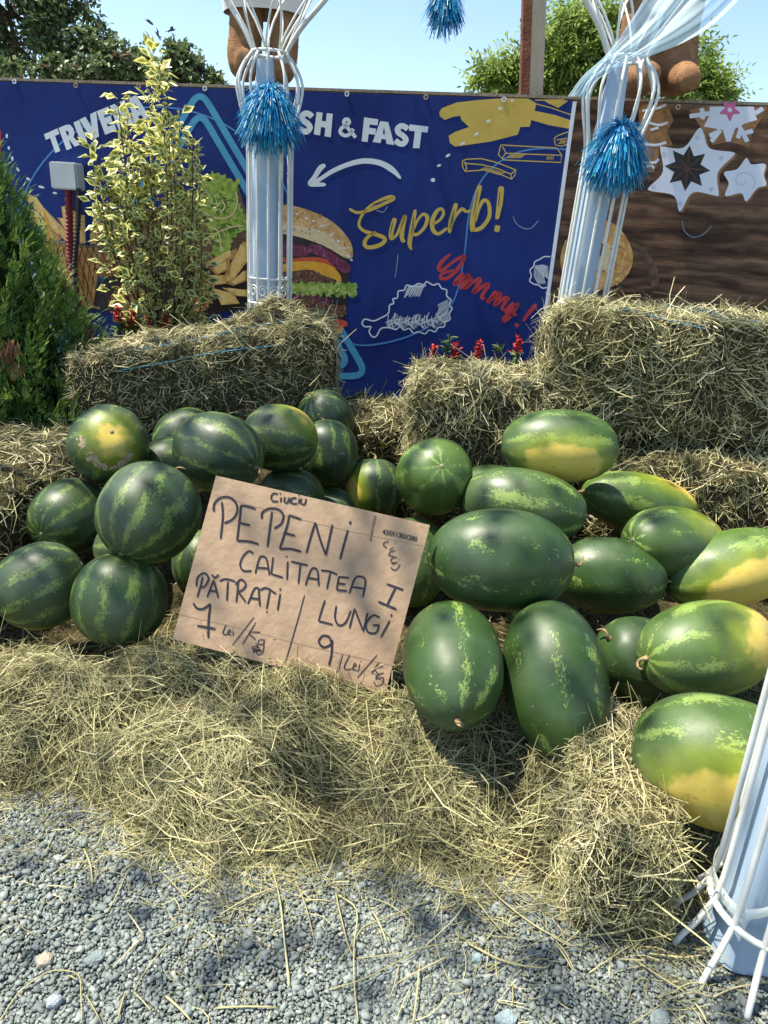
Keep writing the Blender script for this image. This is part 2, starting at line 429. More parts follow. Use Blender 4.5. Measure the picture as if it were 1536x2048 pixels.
def pmat(name, c1, c2, sc=30): return mottled(name, c1, c2, sc, .45, .3)
CYAN = pmat('print_cyan', (.055, .27, .42), (.07, .32, .48))
THIN = pmat('print_light_blue', (.06, .19, .42), (.075, .23, .48))
YEL = pmat('print_yellow', (.50, .34, .055), (.56, .39, .07), 12)
RED = pmat('print_red', (.42, .03, .035), (.48, .04, .045))
NAVY = pmat('print_navy', (.009, .022, .12), (.011, .027, .145))
BUN = pmat('print_bun', (.42, .20, .06), (.62, .40, .17), 22)
BUNL = pmat('print_bun_pale', (.55, .42, .23), (.66, .52, .30), 40)
ONION = pmat('print_onion', (.075, .008, .03), (.20, .035, .085), 60)
TOM = pmat('print_tomato', (.42, .05, .02), (.55, .10, .04), 30)
CHEESE = pmat('print_cheese', (.60, .27, .02), (.68, .36, .03), 20)
PATTY = pmat('print_patty', (.045, .016, .010), (.19, .085, .05), 70)
PATTY2 = pmat('print_patty_dark', (.02, .010, .008), (.10, .05, .035), 60)
LETT = pmat('print_lettuce', (.12, .22, .02), (.36, .45, .09), 34)
LETTD = pmat('print_lettuce_deep', (.045, .10, .012), (.15, .25, .04), 34)
FRY = pmat('print_fry', (.46, .25, .06), (.70, .47, .17), 30)
FRYD = pmat('print_fry_brown', (.33, .15, .04), (.52, .30, .10), 30)
CHICK = pmat('print_chicken', (.20, .055, .015), (.52, .20, .06), 60)
PAPER = pmat('print_paper', (.10, .055, .035), (.17, .10, .065), 12)
DARK = pmat('print_dark', (.015, .010, .010), (.035, .022, .018), 20)
BASK = pmat('print_wire', (.12, .075, .04), (.34, .27, .18), 90)

# circles and triangles under the food prints
def arc(cx, cy, r, a0, a1, n=40): return [(cx + r * math.cos(math.radians(a)), cy + r * math.sin(math.radians(a))) for a in np.linspace(a0, a1, n)]
strokes_px('circle_line', [arc(312, 500, 286, -165, 5)], 3.2, THIN, blue, .0015, tip=1)
strokes_px('circle_line', [[(1136, 299), (1080, 297), (1030, 307), (985, 335), (955, 375), (938, 430), (930, 500), (920, 560), (905, 605), (870, 645), (810, 675), (740, 690), (690, 684), (600, 650)]], 3.2, THIN, blue, .0018, tip=1)
def rtri(a, b, c, r):
    P = [np.array(q, float) for q in (a, b, c)]; out = []
    for i in range(3):
        p, q, s = P[i - 1], P[i], P[(i + 1) % 3]
        d1 = (p - q) / np.linalg.norm(p - q); d2 = (s - q) / np.linalg.norm(s - q)
        for t in np.linspace(0, 1, 8):
            out.append((1 - t) ** 2 * (q + d1 * r) + 2 * t * (1 - t) * q + t * t * (q + d2 * r))
    out.append(out[0]); return [tuple(p) for p in out]
strokes_px('triangle_outline', [rtri((400, 178), (736, 752), (64, 752), 34)], 13, CYAN, blue, .0022, tip=1, sm=False)
strokes_px('triangle_outline', [rtri((400, 222), (700, 732), (100, 732), 30)], 13, CYAN, blue, .0026, tip=1, sm=False)

# block lettering, one glyph per object, glyphs drawn in a unit square (y down)
GL = {
 'T': [[(0, 0), (1, 0), (1, .27), (.68, .27), (.68, 1), (.32, 1), (.32, .27), (0, .27)]],
 'I': [[(0, 0), (1, 0), (1, 1), (0, 1)]],
 'E': [[(0, 0), (1, 0), (1, .26), (.42, .26), (.42, .37), (.92, .37), (.92, .62), (.42, .62), (.42, .74), (1, .74), (1, 1), (0, 1)]],
 'F': [[(0, 0), (1, 0), (1, .26), (.44, .26), (.44, .40), (.93, .40), (.93, .66), (.44, .66), (.44, 1), (0, 1)]],
 'H': [[(0, 0), (.37, 0), (.37, .36), (.63, .36), (.63, 0), (1, 0), (1, 1), (.63, 1), (.63, .63), (.37, .63), (.37, 1), (0, 1)]],
 'V': [[(0, 0), (.36, 0), (.5, .52), (.64, 0), (1, 0), (.70, 1), (.30, 1)]],
 'N': [[(0, 0), (.34, 0), (.66, .48), (.66, 0), (1, 0), (1, 1), (.66, 1), (.34, .52), (.34, 1), (0, 1)]],
 'A': [[(.28, 0), (.72, 0), (1, 1), (.64, 1), (.60, .80), (.40, .80), (.36, 1), (0, 1)], 'hole', [(.44, .56), (.56, .56), (.50, .24)]],
 'R': [[(0, 0), (.58, 0), (.84, .07), (.95, .26), (.92, .46), (.76, .60), (1, 1), (.60, 1), (.44, .66), (.38, .66), (.38, 1), (0, 1)], 'hole', [(.38, .24), (.50, .25), (.57, .33), (.50, .43), (.38, .44)]],
}
GS = {'S': ([(.86, .24), (.66, .15), (.40, .14), (.20, .28), (.32, .44), (.62, .54), (.80, .68), (.66, .85), (.40, .87), (.12, .76)], .29),
      '&': ([(.96, .93), (.70, .66), (.36, .34), (.38, .17), (.54, .12), (.64, .24), (.52, .38), (.22, .56), (.16, .76), (.36, .89), (.62, .82), (.86, .54)], .21)}
def glyph(ch, q, parent, off, plane=FP):
    TL, TR, BR, BL = [np.array(p, float) for p in q]
    def mp(x, y): return tuple((TL * (1 - x) + TR * x) * (1 - y) + (BL * (1 - x) + BR * x) * y)
    if ch in GL:
        hole = False
        for g_ in GL[ch]:
            if g_ == 'hole': hole = True; continue
            if not hole: o = poly_px('letter', [mp(*p) for p in g_], WHITE_PRINT, parent, off, plane)
            else: poly_px('letter_counter', [mp(*p) for p in g_], NAVY, o, off + .001, plane)
    else:
        pts, w = GS[ch]
        strokes_px('letter', [[mp(*p) for p in pts]], w * np.linalg.norm(BL - TL) * .82, WHITE_PRINT, parent, off, plane, tip=.95)
def cq(l): return crop(l, 80, 180, 6.144)
def letter_q(tl, tr, h): return cq([tl, tr, (tr[0] + h[0], tr[1] + h[1]), (tl[0] + h[0], tl[1] + h[1])])
for ch, tl, tr, h in (('T', (50, 545), (215, 472), (88, 252)), ('R', (228, 468), (392, 398), (102, 272)), ('I', (412, 400), (482, 370), (102, 268)), ('V', (484, 365), (692, 262), (96, 280)),
                      ('E', (697, 262), (838, 204), (106, 290)), ('N', (858, 196), (1040, 122), (108, 288)), ('A', (1040, 124), (1236, 40), (112, 290))):
    glyph(ch, letter_q(tl, tr, h), blue, .004)
for ch, q in (('S', [(600, 655), (690, 668), (672, 815), (582, 800)]), ('H', [(700, 672), (797, 683), (785, 824), (683, 806)]), ('&', [(830, 695), (932, 705), (940, 835), (822, 822)]),
              ('F', [(985, 704), (1070, 716), (1052, 858), (970, 848)]), ('A', [(1052, 722), (1160, 738), (1166, 870), (1036, 852)]), ('S', [(1170, 733), (1262, 742), (1250, 888), (1158, 874)]), ('T', [(1258, 746), (1370, 760), (1352, 892), (1242, 886)]),
              ('F', [(262, 640), (345, 642), (335, 782), (252, 780)]), ('R', [(360, 640), (465, 645), (455, 785), (350, 782)]), ('E', [(480, 645), (570, 652), (562, 796), (470, 788)])):
    glyph(ch, crop(q, 400, 0, 3), blue, .004)
strokes_px('arrow', [(crop([(1205, 1072), (1155, 1020), (1080, 978), (980, 966), (880, 990), (790, 1030), (720, 1075), (668, 1102)], 400, 0, 3), [5, 12, 11, 10, 9, 8, 8]),
                     (crop([(752, 988), (722, 1010), (690, 1058), (660, 1100), (700, 1106), (756, 1108)], 400, 0, 3), [7, 11, 10, 8, 10, 9, 6])], 9, WHITE_PRINT, blue, .004, tip=.4)
c6 = lambda l: crop(l, 680, 180, 3)
superb = [
 [(55, 712), (100, 735), (150, 728), (215, 705), (280, 672), (320, 650), (296, 642), (240, 662), (170, 705), (125, 765), (115, 815), (150, 848), (220, 868), (268, 890), (258, 918), (210, 940), (160, 942), (148, 915), (168, 882), (215, 852)],
 [(330, 768), (308, 850), (310, 892), (340, 868), (372, 800), (392, 750)], [(392, 750), (376, 830), (372, 890), (388, 912)],
 [(452, 718), (432, 830), (418, 920), (430, 960)], [(438, 868), (470, 862), (510, 818), (524, 765), (500, 745), (466, 780), (442, 835)],
 [(560, 805), (600, 778), (622, 738), (605, 712), (575, 735), (553, 790), (560, 842), (592, 862), (645, 828)],
 [(698, 680), (668, 780), (656, 858)], [(660, 832), (690, 762), (730, 715), (758, 730), (785, 720)],
 [(840, 570), (815, 680), (795, 790), (796, 850)], [(800, 842), (850, 825), (895, 760), (892, 682), (862, 662), (832, 715), (812, 790)],
 [(968, 578), (958, 680), (942, 776)], [(946, 812), (940, 852)]]
sw = [[5, 6, 8, 9, 6, 5, 6, 8, 8, 8, 8, 5], [10, 10, 5, 7, 8], [8, 9, 7], [7, 10, 9, 4], [7, 6, 8, 5, 5], [5, 6, 6, 9, 8, 5], [9, 10, 7], [5, 7, 4], [10, 12, 9], [8, 8, 7, 5], [12, 12, 8], [11, 10]]
for l, w in zip(superb, sw): strokes_px('brush_letter', [(c6(l), w)], 8, YEL, blue, .004, tip=.7)
strokes_px('brush_gap', [c6(l) for l in ([(318, 790), (302, 860)], [(444, 750), (426, 880)], [(828, 600), (800, 760)], [(260, 672), (180, 705)], [(190, 690), (300, 655)], [(686, 715), (664, 810)], [(960, 610), (950, 700)])], 1.6, NAVY, blue, .006, tip=.2)
yum = [[(662, 985), (620, 1020), (592, 1065), (612, 1082), (660, 1045), (715, 1008), (748, 1002), (705, 1075), (650, 1125), (604, 1130), (618, 1100), (700, 1078)],
       [(740, 1098), (705, 1135), (690, 1165), (722, 1145), (775, 1108), (738, 1160), (722, 1195)],
       [(792, 1122), (748, 1190), (800, 1150), (842, 1138), (800, 1215), (852, 1180), (892, 1168), (850, 1238), (868, 1252)],
       [(938, 1205), (885, 1275), (925, 1240), (962, 1222), (928, 1290), (970, 1258), (1008, 1248), (972, 1305), (990, 1320)],
       [(1040, 1275), (1000, 1322), (1012, 1338), (1068, 1282), (1020, 1360), (985, 1385), (992, 1358), (1062, 1345)],
       [(1178, 1286), (1135, 1335), (1098, 1388)], [(1070, 1402), (1052, 1418)]]
yw = [[5, 8, 8, 6, 7, 8, 7, 6, 5], [7, 9, 7, 8, 7], [8, 7, 8, 8, 7, 7], [8, 7, 8, 8, 7, 6], [7, 8, 6, 7, 5], [9, 8, 5], [8, 7]]
for l, w in zip(yum, yw): strokes_px('brush_letter', [(c6(l), w)], 6, RED, blue, .004, tip=.6)
# drumstick drawing
ol = [(130, 1400), (150, 1375), (200, 1385), (240, 1370), (290, 1340), (298, 1292), (322, 1280), (318, 1255), (345, 1245), (350, 1208), (385, 1200), (400, 1172), (440, 1178), (468, 1162), (505, 1168), (520, 1150), (560, 1170), (590, 1162), (610, 1190), (640, 1200), (640, 1235), (665, 1260), (655, 1290), (672, 1310), (655, 1345), (660, 1375), (630, 1395), (625, 1420), (590, 1425), (570, 1450), (535, 1440), (510, 1462), (470, 1450), (440, 1458), (415, 1430), (385, 1440), (360, 1420), (335, 1436), (290, 1425), (245, 1432), (220, 1475), (195, 1480), (175, 1450), (185, 1420), (150, 1420), (130, 1400)]
strokes_px('drumstick_outline', [c6(ol)], 2.6, WHITE_PRINT, blue, .003, tip=1)
hat = []
g = np.random.default_rng(5)
for i in range(46):
    x = 300 + i * 7.2; y0 = 1425 + 12 * math.sin(i * .7) - max(0, x - 560) * .55; ln_ = 60 + g.uniform(-15, 25)
    hat.append([(x, y0), (x - 18 + g.uniform(-8, 8), y0 - ln_ * .5), (x - 8, y0 - ln_)])
    if i % 2 == 0: hat.append([(x - 30, y0 - 20 - g.uniform(0, 20)), (x + 20, y0 - 45)])
for i in range(14):
    x = 385 + i * 7; hat.append([(x, 1230 + g.uniform(-10, 20)), (x + 25, 1185), (x + 45, 1172)])
for i in range(16):
    y = 1270 + i * 8; hat.append([(610 + g.uniform(-25, 0), y + 20), (655, y - 15)])
strokes_px('drumstick_hatching', [c6(h) for h in hat], 1.25, WHITE_PRINT, blue, .003, tip=.3)
ol2 = [(1262, 1000), (1225, 1000), (1200, 1015), (1170, 1030), (1160, 1060), (1140, 1080), (1148, 1115), (1138, 1145), (1165, 1165), (1190, 1170), (1215, 1188), (1240, 1185)]
hat2 = [[(1165 + 5 * i, 1060 + 6 * i), (1215 + 2 * i, 1050 + 7 * i), (1250, 1062 + 7 * i)] for i in range(11)] + [[(1175 + 8 * i, 1050), (1165 + 8 * i, 1110), (1190 + 6 * i, 1165)] for i in range(8)]
strokes_px('nugget_outline', [c6(ol2)], 2.4, WHITE_PRINT, blue, .003, tip=1)
strokes_px('nugget_hatching', [c6(h) for h in hat2], 1.2, WHITE_PRINT, blue, .003, tip=.3)
# yellow chip silhouettes and chip outlines
sil = [(595, 135), (610, 110), (700, 75), (830, 60), (1000, 48), (1130, 52), (1178, 80), (1168, 125), (1290, 150), (1385, 182), (1372, 232), (1250, 210), (1148, 180), (1138, 220), (1082, 222), (1066, 268), (900, 310), (690, 340), (660, 318), (652, 275), (690, 252), (775, 222), (728, 180), (722, 155), (680, 160), (628, 180), (600, 158)]
poly_px('chip_silhouette', c6(sil), YEL, blue, .003)
poly_px('chip_silhouette', c6([(1215, 58), (1330, 56), (1368, 66), (1310, 108), (1250, 80)]), YEL, blue, .003)
chips = [([(735, 425), (760, 415), (850, 412), (940, 435), (1055, 480), (1050, 510), (1030, 535), (960, 505), (870, 480), (750, 488), (735, 460), (735, 425)]), [(750, 430), (760, 470), (750, 488)], [(745, 440), (850, 448), (940, 470), (1025, 505), (1030, 535)], [(1025, 505), (1055, 480)],
         [(965, 330), (1300, 348), (1330, 390), (1325, 435), (985, 420), (950, 390), (965, 330)], [(975, 340), (995, 375), (975, 410)], [(995, 380), (1328, 392)],
         [(1368, 252), (1310, 272), (1285, 290), (1292, 330), (1330, 338), (1362, 325)], [(1300, 300), (1362, 290)], [(1178, 85), (1260, 105), (1388, 150)], [(1170, 62), (1280, 60), (1340, 58)]]
strokes_px('chip_outline', [c6(l) for l in chips], 2.2, YEL, blue, .0045, tip=1, sm=False)
hc = [[(1000 + 9 * i, 410), (1030 + 9 * i, 385)] for i in range(10)] + [[(840 + 10 * i, 478 + 3 * i), (880 + 10 * i, 462 + 3 * i)] for i in range(12)] + [[(1240 + 9 * i, 420), (1245 + 9 * i, 395)] for i in range(5)] + [[(1310 + 8 * i, 325), (1330 + 8 * i, 300)] for i in range(5)]
strokes_px('chip_hatching', [c6(h) for h in hc], 1.3, YEL, blue, .0045, tip=.3)
def seeds(lst, parent):
    for (x, y, rx, ry, r) in lst: poly_px('sesame_seed', disc((x, y), rx, ry, r), WHITE_PRINT, parent, .0055)
seeds([(896, 311, 5.5, 2.6, -.6), (878, 331, 4.5, 2.5, -.4), (866, 360, 4.5, 4, 0), (1000, 217, 4.5, 2.4, -.2), (977, 242, 5, 2.4, -.4), (953, 268, 4.5, 2.4, -.3), (925, 287, 6, 2.4, -.5), (1024, 201, 4, 2, 0),
       (14, 272, 2.4, 4.6, 0), (18, 296, 2.3, 3.7, 0), (25, 317, 2.4, 4.8, -.1), (36, 339, 2.4, 5, -.6), (57, 358, 2.4, 5, -1), (83, 374, 6.5, 2.5, .25), (110, 386, 4.5, 2.2, .2), (134, 399, 4.5, 2.2, .6), (159, 418, 2.2, 4, 0)], blue)
# burger print
c5 = lambda l: crop(l, 420, 380, 3)
FG = np.random.default_rng(77)
def frilled(pts, amp, step):
    """walk the closed outline and push points in and out"""
    P = [np.array(p, float) for p in pts]; out = []; k = 0
    for i in range(len(P)):
        a, b = P[i], P[(i + 1) % len(P)]; n = max(1, int(np.linalg.norm(b - a) / step)); d = (b - a) / (np.linalg.norm(b - a) + 1e-9); nn = np.array([-d[1], d[0]])
        for j in range(n):
            out.append(tuple(a + (b - a) * j / n + nn * amp * (1 if k % 2 else -1) * FG.uniform(.3, 1.0))); k += 1
    return out
def inside(p, poly):
    x, y = p; c = False; n = len(poly)
    for i in range(n):
        x1, y1 = poly[i]; x2, y2 = poly[(i + 1) % n]
        if (y1 > y) != (y2 > y) and x < (x2 - x1) * (y - y1) / (y2 - y1 + 1e-9) + x1: c = not c
    return c
def speckle(name, pts, mats, cnt, r, off, parent, aspect=.6):
    """printed crumbs and highlights inside an outline"""
    xs = [p[0] for p in pts]; ys = [p[1] for p in pts]
    mbs = [MB() for _ in mats]; k = 0; tries = 0
    while k < cnt and tries < cnt * 8:
        tries += 1
        p = (FG.uniform(min(xs), max(xs)), FG.uniform(min(ys), max(ys)))
        if not inside(p, pts): continue
        rr = r * FG.uniform(.4, 1.2); a = FG.uniform(0, 3.14); D = disc(p, rr, rr * aspect * FG.uniform(.5, 1.2), a, 7)
        mbs[k % len(mats)].add([FP.hit(q[0], q[1], off + .00001 * k) for q in D], [tuple(range(7))]); k += 1
    for mb, m in zip(mbs, mats):
        if mb.V: put(name, mb.mesh(name), m, parent)['kind'] = 'stuff'
def food(name, pts, mat, off, sm=True):
    if name in ('lettuce_leaf',): pts = frilled(pts, 3.2, 6); sm = True
    if name in ('fried_chicken', 'beef_patty'): pts = frilled(pts, 1.8, 5); sm = True
    o = poly_px(name, pts, mat, blue, off, closed_smooth=sm)
    if name == 'fried_chicken': speckle('crumb', pts, [CH_L, CH_D, CH_M], 130, 3.4, off + .0002, blue)
    if name == 'beef_patty': speckle('sear_mark', pts, [PA_L, PA_D], 110, 2.6, off + .0002, blue)
    if name == 'lettuce_leaf': speckle('leaf_fold', pts, [LE_L, LE_D, LE_L], 46, 5.5, off + .0002, blue, .28)
    if name == 'french_fry':
        c = np.mean(np.array(pts), 0); q = [tuple(c + (np.array(p) - c) * np.array([.62, .86]) + np.array([-1.0, -1.0])) for p in pts]
        poly_px('fry_highlight', q, FRYH, o, off + .00014)
    if name == 'bun_top': speckle('bun_gloss', pts, [BUNL, BU_D], 90, 4.5, off + .0002, blue, .4)
    if name == 'bun_rim': speckle('crumb', pts, [BU_W, BUN], 120, 2.2, off + .0002, blue, .5)
    if name == 'onion_ring': speckle('onion_gloss', pts, [ON_L], 14, 5.0, off + .0002, blue, .12)
    if name == 'cheese_slice': speckle('cheese_gloss', pts, [CE_L], 10, 6, off + .0002, blue, .2)
    if name == 'tomato_slice': speckle('tomato_gloss', pts, [TO_L], 12, 4, off + .0002, blue, .2)
    return o
CH_L = pmat('print_chicken_light', (.58, .27, .09), (.66, .36, .14)); CH_D = pmat('print_chicken_dark', (.10, .025, .01), (.17, .045, .015)); CH_M = pmat('print_chicken_mid', (.36, .12, .03), (.46, .17, .05))
PA_L = pmat('print_sear_light', (.24, .12, .07), (.30, .16, .10)); PA_D = pmat('print_sear_dark', (.015, .007, .005), (.03, .013, .01))
LE_L = pmat('print_leaf_light', (.42, .50, .12), (.52, .58, .20)); LE_D = pmat('print_leaf_dark', (.05, .12, .015), (.09, .17, .02))
FRYH = pmat('print_fry_light', (.66, .42, .12), (.74, .54, .22)); BU_D = pmat('print_bun_dark', (.30, .12, .03), (.38, .17, .05)); BU_W = pmat('print_bun_white', (.62, .52, .34), (.68, .58, .40))
ON_L = pmat('print_onion_light', (.34, .12, .20), (.42, .20, .28)); CE_L = pmat('print_cheese_light', (.72, .44, .08), (.76, .50, .12)); TO_L = pmat('print_tomato_light', (.62, .20, .10), (.68, .26, .14))
food('burger_shadow', c5([(225, 330), (395, 240), (600, 290), (800, 400), (838, 470), (820, 700), (780, 840), (640, 860), (400, 800), (230, 700)]), DARK, .0030)
food('bun_top', c5([(222, 330), (230, 220), (290, 130), (395, 90), (480, 92), (560, 110), (640, 140), (720, 180), (790, 240), (840, 305), (857, 365), (850, 412), (800, 402), (700, 342), (600, 300), (500, 272), (395, 258), (300, 280)]), BUN, .0036)
food('bun_rim', c5([(230, 345), (240, 300), (300, 240), (395, 215), (500, 212), (620, 232), (720, 275), (800, 350), (848, 405), (800, 400), (700, 342), (600, 302), (500, 274), (395, 260), (300, 282)]), BUNL, .0042)
food('onion_ring', c5([(240, 330), (395, 315), (500, 325), (585, 345), (592, 392), (500, 400), (395, 398), (250, 400)]), ONION, .0046)
food('onion_ring', c5([(592, 328), (650, 330), (720, 370), (800, 420), (845, 462), (820, 502), (760, 470), (690, 410), (600, 372)]), ONION, .0048)
food('tomato_slice', c5([(245, 402), (395, 400), (500, 408), (620, 402), (700, 418), (760, 470), (700, 470), (600, 440), (480, 432), (250, 440)]), TOM, .0044)
food('cheese_slice', c5([(250, 440), (400, 455), (480, 432), (560, 428), (640, 432), (720, 452), (775, 500), (788, 552), (740, 532), (690, 515), (600, 478), (480, 488), (250, 490)]), CHEESE, .0052)
food('beef_patty', c5([(250, 480), (395, 488), (480, 484), (580, 470), (660, 490), (740, 530), (775, 560), (700, 570), (560, 562), (400, 560), (250, 555)]), PATTY, .0047)
food('beef_patty', c5([(255, 640), (480, 648), (600, 640), (720, 690), (815, 690), (822, 745), (760, 775), (650, 772), (490, 710), (260, 700)]), PATTY, .0047)
food('onion_ring', c5([(480, 600), (600, 620), (720, 660), (690, 690), (560, 650), (480, 640)]), ONION, .0046)
fr = []
for i in range(26):
    t = i / 25; x = 440 + t * 445; y = 552 + 6 * math.sin(i * 1.9) + t * 8; fr.append((x, y))
for i in range(26):
    t = 1 - i / 25; x = 440 + t * 440; y = 600 + 34 * abs(math.sin(i * 1.15)) + t * 18; fr.append((x, y))
food('lettuce_leaf', c5(fr), LETT, .0054)
food('lettuce_leaf', c5([(490, 730), (540, 725), (585, 760), (640, 770), (700, 785), (725, 815), (700, 832), (640, 822), (590, 792), (520, 770)]), LETT, .0054)
food('tomato_slice', c5([(692, 778), (760, 775), (812, 785), (825, 815), (760, 828), (715, 826)]), TOM, .0050)
food('bun_base', c5([(260, 800), (500, 800), (640, 822), (720, 832), (795, 830), (775, 866), (650, 876), (480, 860), (270, 850)]), BUN, .0045)
seeds([(585 + dx, 400 + dy, 3, 1.8, .3) for dx, dy in ((10, 28), (28, 36), (42, 42), (60, 52), (78, 70), (92, 82), (104, 96), (112, 112), (118, 120), (52, 62))], blue)
# chips, basket, chicken and lettuce left of the column
c4 = lambda l: crop(l, 0, 320, 3)
food('paper_wrap', c4([(560, 470), (640, 380), (760, 330), (900, 300), (1100, 260), (1420, 120), (1480, 330), (1490, 500), (1250, 640), (900, 700), (640, 560)]), PAPER, .0030, False)
food('board_shadow', c4([(330, 890), (600, 700), (900, 560), (1250, 560), (1490, 640), (1500, 880), (1100, 960), (640, 905)]), DARK, .0026, False)
for k, l in enumerate(([(150, 200), (192, 212), (412, 440), (396, 490), (340, 430), (165, 245)], [(165, 290), (210, 300), (370, 470), (345, 490), (300, 480), (185, 345)], [(368, 280), (400, 275), (425, 330), (430, 470), (400, 480)],
                       [(340, 345), (400, 350), (420, 420), (400, 430)], [(470, 330), (510, 330), (515, 500), (480, 500)], [(565, 260), (612, 250), (600, 480), (540, 505)], [(635, 280), (668, 290), (660, 390), (610, 440)], [(430, 300), (470, 310), (470, 480), (425, 480)], [(540, 440), (575, 430), (580, 505), (540, 505)])):
    food('french_fry', c4(l), FRY if k % 2 == 0 else FRYD, .0036 + .0003 * k, False)
food('wire_basket', c4([(295, 485), (400, 490), (520, 515), (610, 510), (600, 600), (560, 880), (410, 870), (340, 700), (300, 560)]), FRYD, .0066, False)
bl = []
for i in range(9):
    bl.append([(300 + i * 36, 490 + i * 3), (340 + i * 42, 690), (420 + i * 36, 875)]); bl.append([(330 + i * 34, 490 + i * 3), (300 + i * 34, 640), (380 + i * 20, 860)])
strokes_px('basket_wire', [c4(l) for l in bl], 1.5, DARK, blue, .0070, tip=1)
strokes_px('basket_rim', [c4([(292, 485), (400, 495), (520, 518), (612, 512)])], 5, BASK, blue, .0074, tip=1)
strokes_px('basket_ring', [c4([(410, 870), (500, 885), (560, 882), (600, 890)])], 4, BASK, blue, .0074, tip=1)
for k, l in enumerate(([(545, 600), (600, 550), (690, 500), (790, 520), (800, 620), (700, 690), (610, 705), (560, 660)], [(650, 850), (700, 760), (780, 730), (900, 800), (920, 880), (800, 920), (690, 900)], [(1060, 860), (1150, 800), (1210, 700), (1285, 720), (1300, 820), (1230, 900), (1180, 950), (1070, 930)], [(1060, 280), (1120, 270), (1140, 350), (1100, 430), (1050, 400)], [(800, 270), (860, 262), (880, 320), (820, 330)])):
    food('fried_chicken', c4(l), CHICK, .0062 + .0004 * k)
food('lettuce_leaf', c4([(1120, 250), (1170, 190), (1230, 110), (1270, 70), (1350, 90), (1400, 130), (1440, 110), (1425, 180), (1430, 250), (1480, 350), (1490, 420), (1440, 430), (1400, 470), (1380, 540), (1350, 590), (1300, 590), (1270, 560), (1290, 480), (1250, 420), (1220, 340), (1150, 300)]), LETT, .0050)
food('lettuce_leaf', c4([(1260, 250), (1320, 200), (1380, 240), (1370, 310), (1300, 330)]), LETTD, .0056)
food('lettuce_leaf', c4([(1255, 430), (1330, 380), (1460, 400), (1420, 430), (1330, 440), (1300, 520)]), LETTD, .0056)
strokes_px('lettuce_rib', [c4(l) for l in ([(1200, 300), (1300, 350), (1390, 330), (1425, 250), (1415, 190)], [(1250, 400), (1310, 430), (1330, 560)], [(1310, 430), (1400, 400), (1460, 395)], [(1320, 320), (1350, 280), (1330, 240)])], 3.0, BUNL, blue, .0062, tip=.3)
for k, l in enumerate(([(1230, 610), (1420, 530), (1430, 575), (1300, 640), (1240, 650)], [(1360, 730), (1350, 680), (1460, 490), (1495, 500), (1490, 600), (1400, 720)], [(1260, 690), (1350, 690), (1360, 740), (1290, 750)], [(1360, 740), (1490, 655), (1495, 720), (1400, 755)], [(1280, 770), (1400, 800), (1440, 860), (1330, 870)], [(1330, 765), (1495, 780), (1495, 820), (1420, 815)], [(1260, 650), (1380, 600), (1380, 660), (1300, 690)])):
    food('french_fry', c4(l), FRY if k % 3 else FRYD, .0060 + .0004 * k, False)
strokes_px('sauce_drip', [(c4([(262, 300), (285, 380), (288, 470), (292, 560)]), [3, 7, 6, 9])], 6, CHEESE, blue, .0078)
# red edge of the neighbouring print
poly_px('red_print', [(-60, 258), (0, 258), (3, 266), (2, 300), (0, 330), (-60, 330)], RED, blue, .004)

# ---- brown banner prints
ICING = pmat('print_icing', (.66, .67, .74), (.74, .75, .80), 6)
ICING2 = pmat('print_icing_shade', (.50, .50, .60), (.58, .58, .67), 9)
COOKIE = pmat('print_cookie', (.22, .10, .035), (.36, .18, .07), 40)
PINK = pmat('print_pink', (.55, .10, .24), (.62, .16, .30), 20)
PASTRY = pmat('print_pastry', (.34, .14, .03), (.66, .40, .13), 28)
JAM = pmat('print_jam', (.08, .012, .012), (.26, .06, .05), 50)
c3 = lambda l: crop(l, 1024, 0, 3)
def bfood(name, pts, mat, off, sm=True): return poly_px(name, pts, mat, brown, off, closed_smooth=sm)
star = [(1120, 770), (1150, 800), (1185, 890), (1320, 912), (1328, 935), (1235, 1035), (1240, 1165), (1215, 1172), (1085, 1155), (1020, 1255), (1000, 1262), (968, 1172), (830, 1145), (825, 1120), (905, 1030), (888, 890), (905, 880), (1030, 885)]
bfood('cookie', c3([(x * 1.0 + 14, y + 8) for x, y in star]), COOKIE, .002)
bfood('icing', c3(star), ICING, .003)
an = []
for i in range(16):
    a = i / 16 * 2 * math.pi + .1; r = 138 if i % 2 == 0 else 82; an.append((1052 + r * math.cos(a), 1010 + r * math.sin(a)))
bfood('star_anise', c3(an), DARK, .004, False)
strokes_px('anise_pod', [c3([(1052, 1010), (1052 + 120 * math.cos(i / 8 * 6.283 + .1), 1010 + 120 * math.sin(i / 8 * 6.283 + .1))]) for i in range(8)], 3.2, pmat('print_anise', (.05, .025, .02), (.09, .05, .04)), brown, .0046, tip=.3, sm=False)
for (x, y) in ((1112, 828), (912, 925), (1255, 950), (1195, 1135), (1008, 1222), (848, 1118)): bfood('icing_pearl', c3(disc((x, y), 15, 15)), ICING2, .004, False)
st2 = [(1405, 948), (1435, 985), (1520, 985), (1510, 1050), (1525, 1110), (1470, 1130), (1405, 1208), (1375, 1160), (1280, 1175), (1300, 1100), (1272, 1035), (1350, 1015)]
bfood('cookie', c3([(x + 8, y + 8) for x, y in st2]), COOKIE, .002); bfood('icing', c3(st2), ICING, .003)
sp_ = [(1385 + (12 + 5.2 * k) * math.cos(k * .55), 1085 + (12 + 4.2 * k) * math.sin(k * .55)) for k in range(14)]
strokes_px('icing_swirl', [c3(sp_)], 2.4, ICING2, brown, .004)
bfood('cookie', c3([(1060, 660), (1150, 640), (1520, 640), (1536, 640), (1500, 700), (1440, 800), (1420, 880), (1300, 850), (1200, 870), (1170, 800), (1130, 760)]), COOKIE, .0022, False)
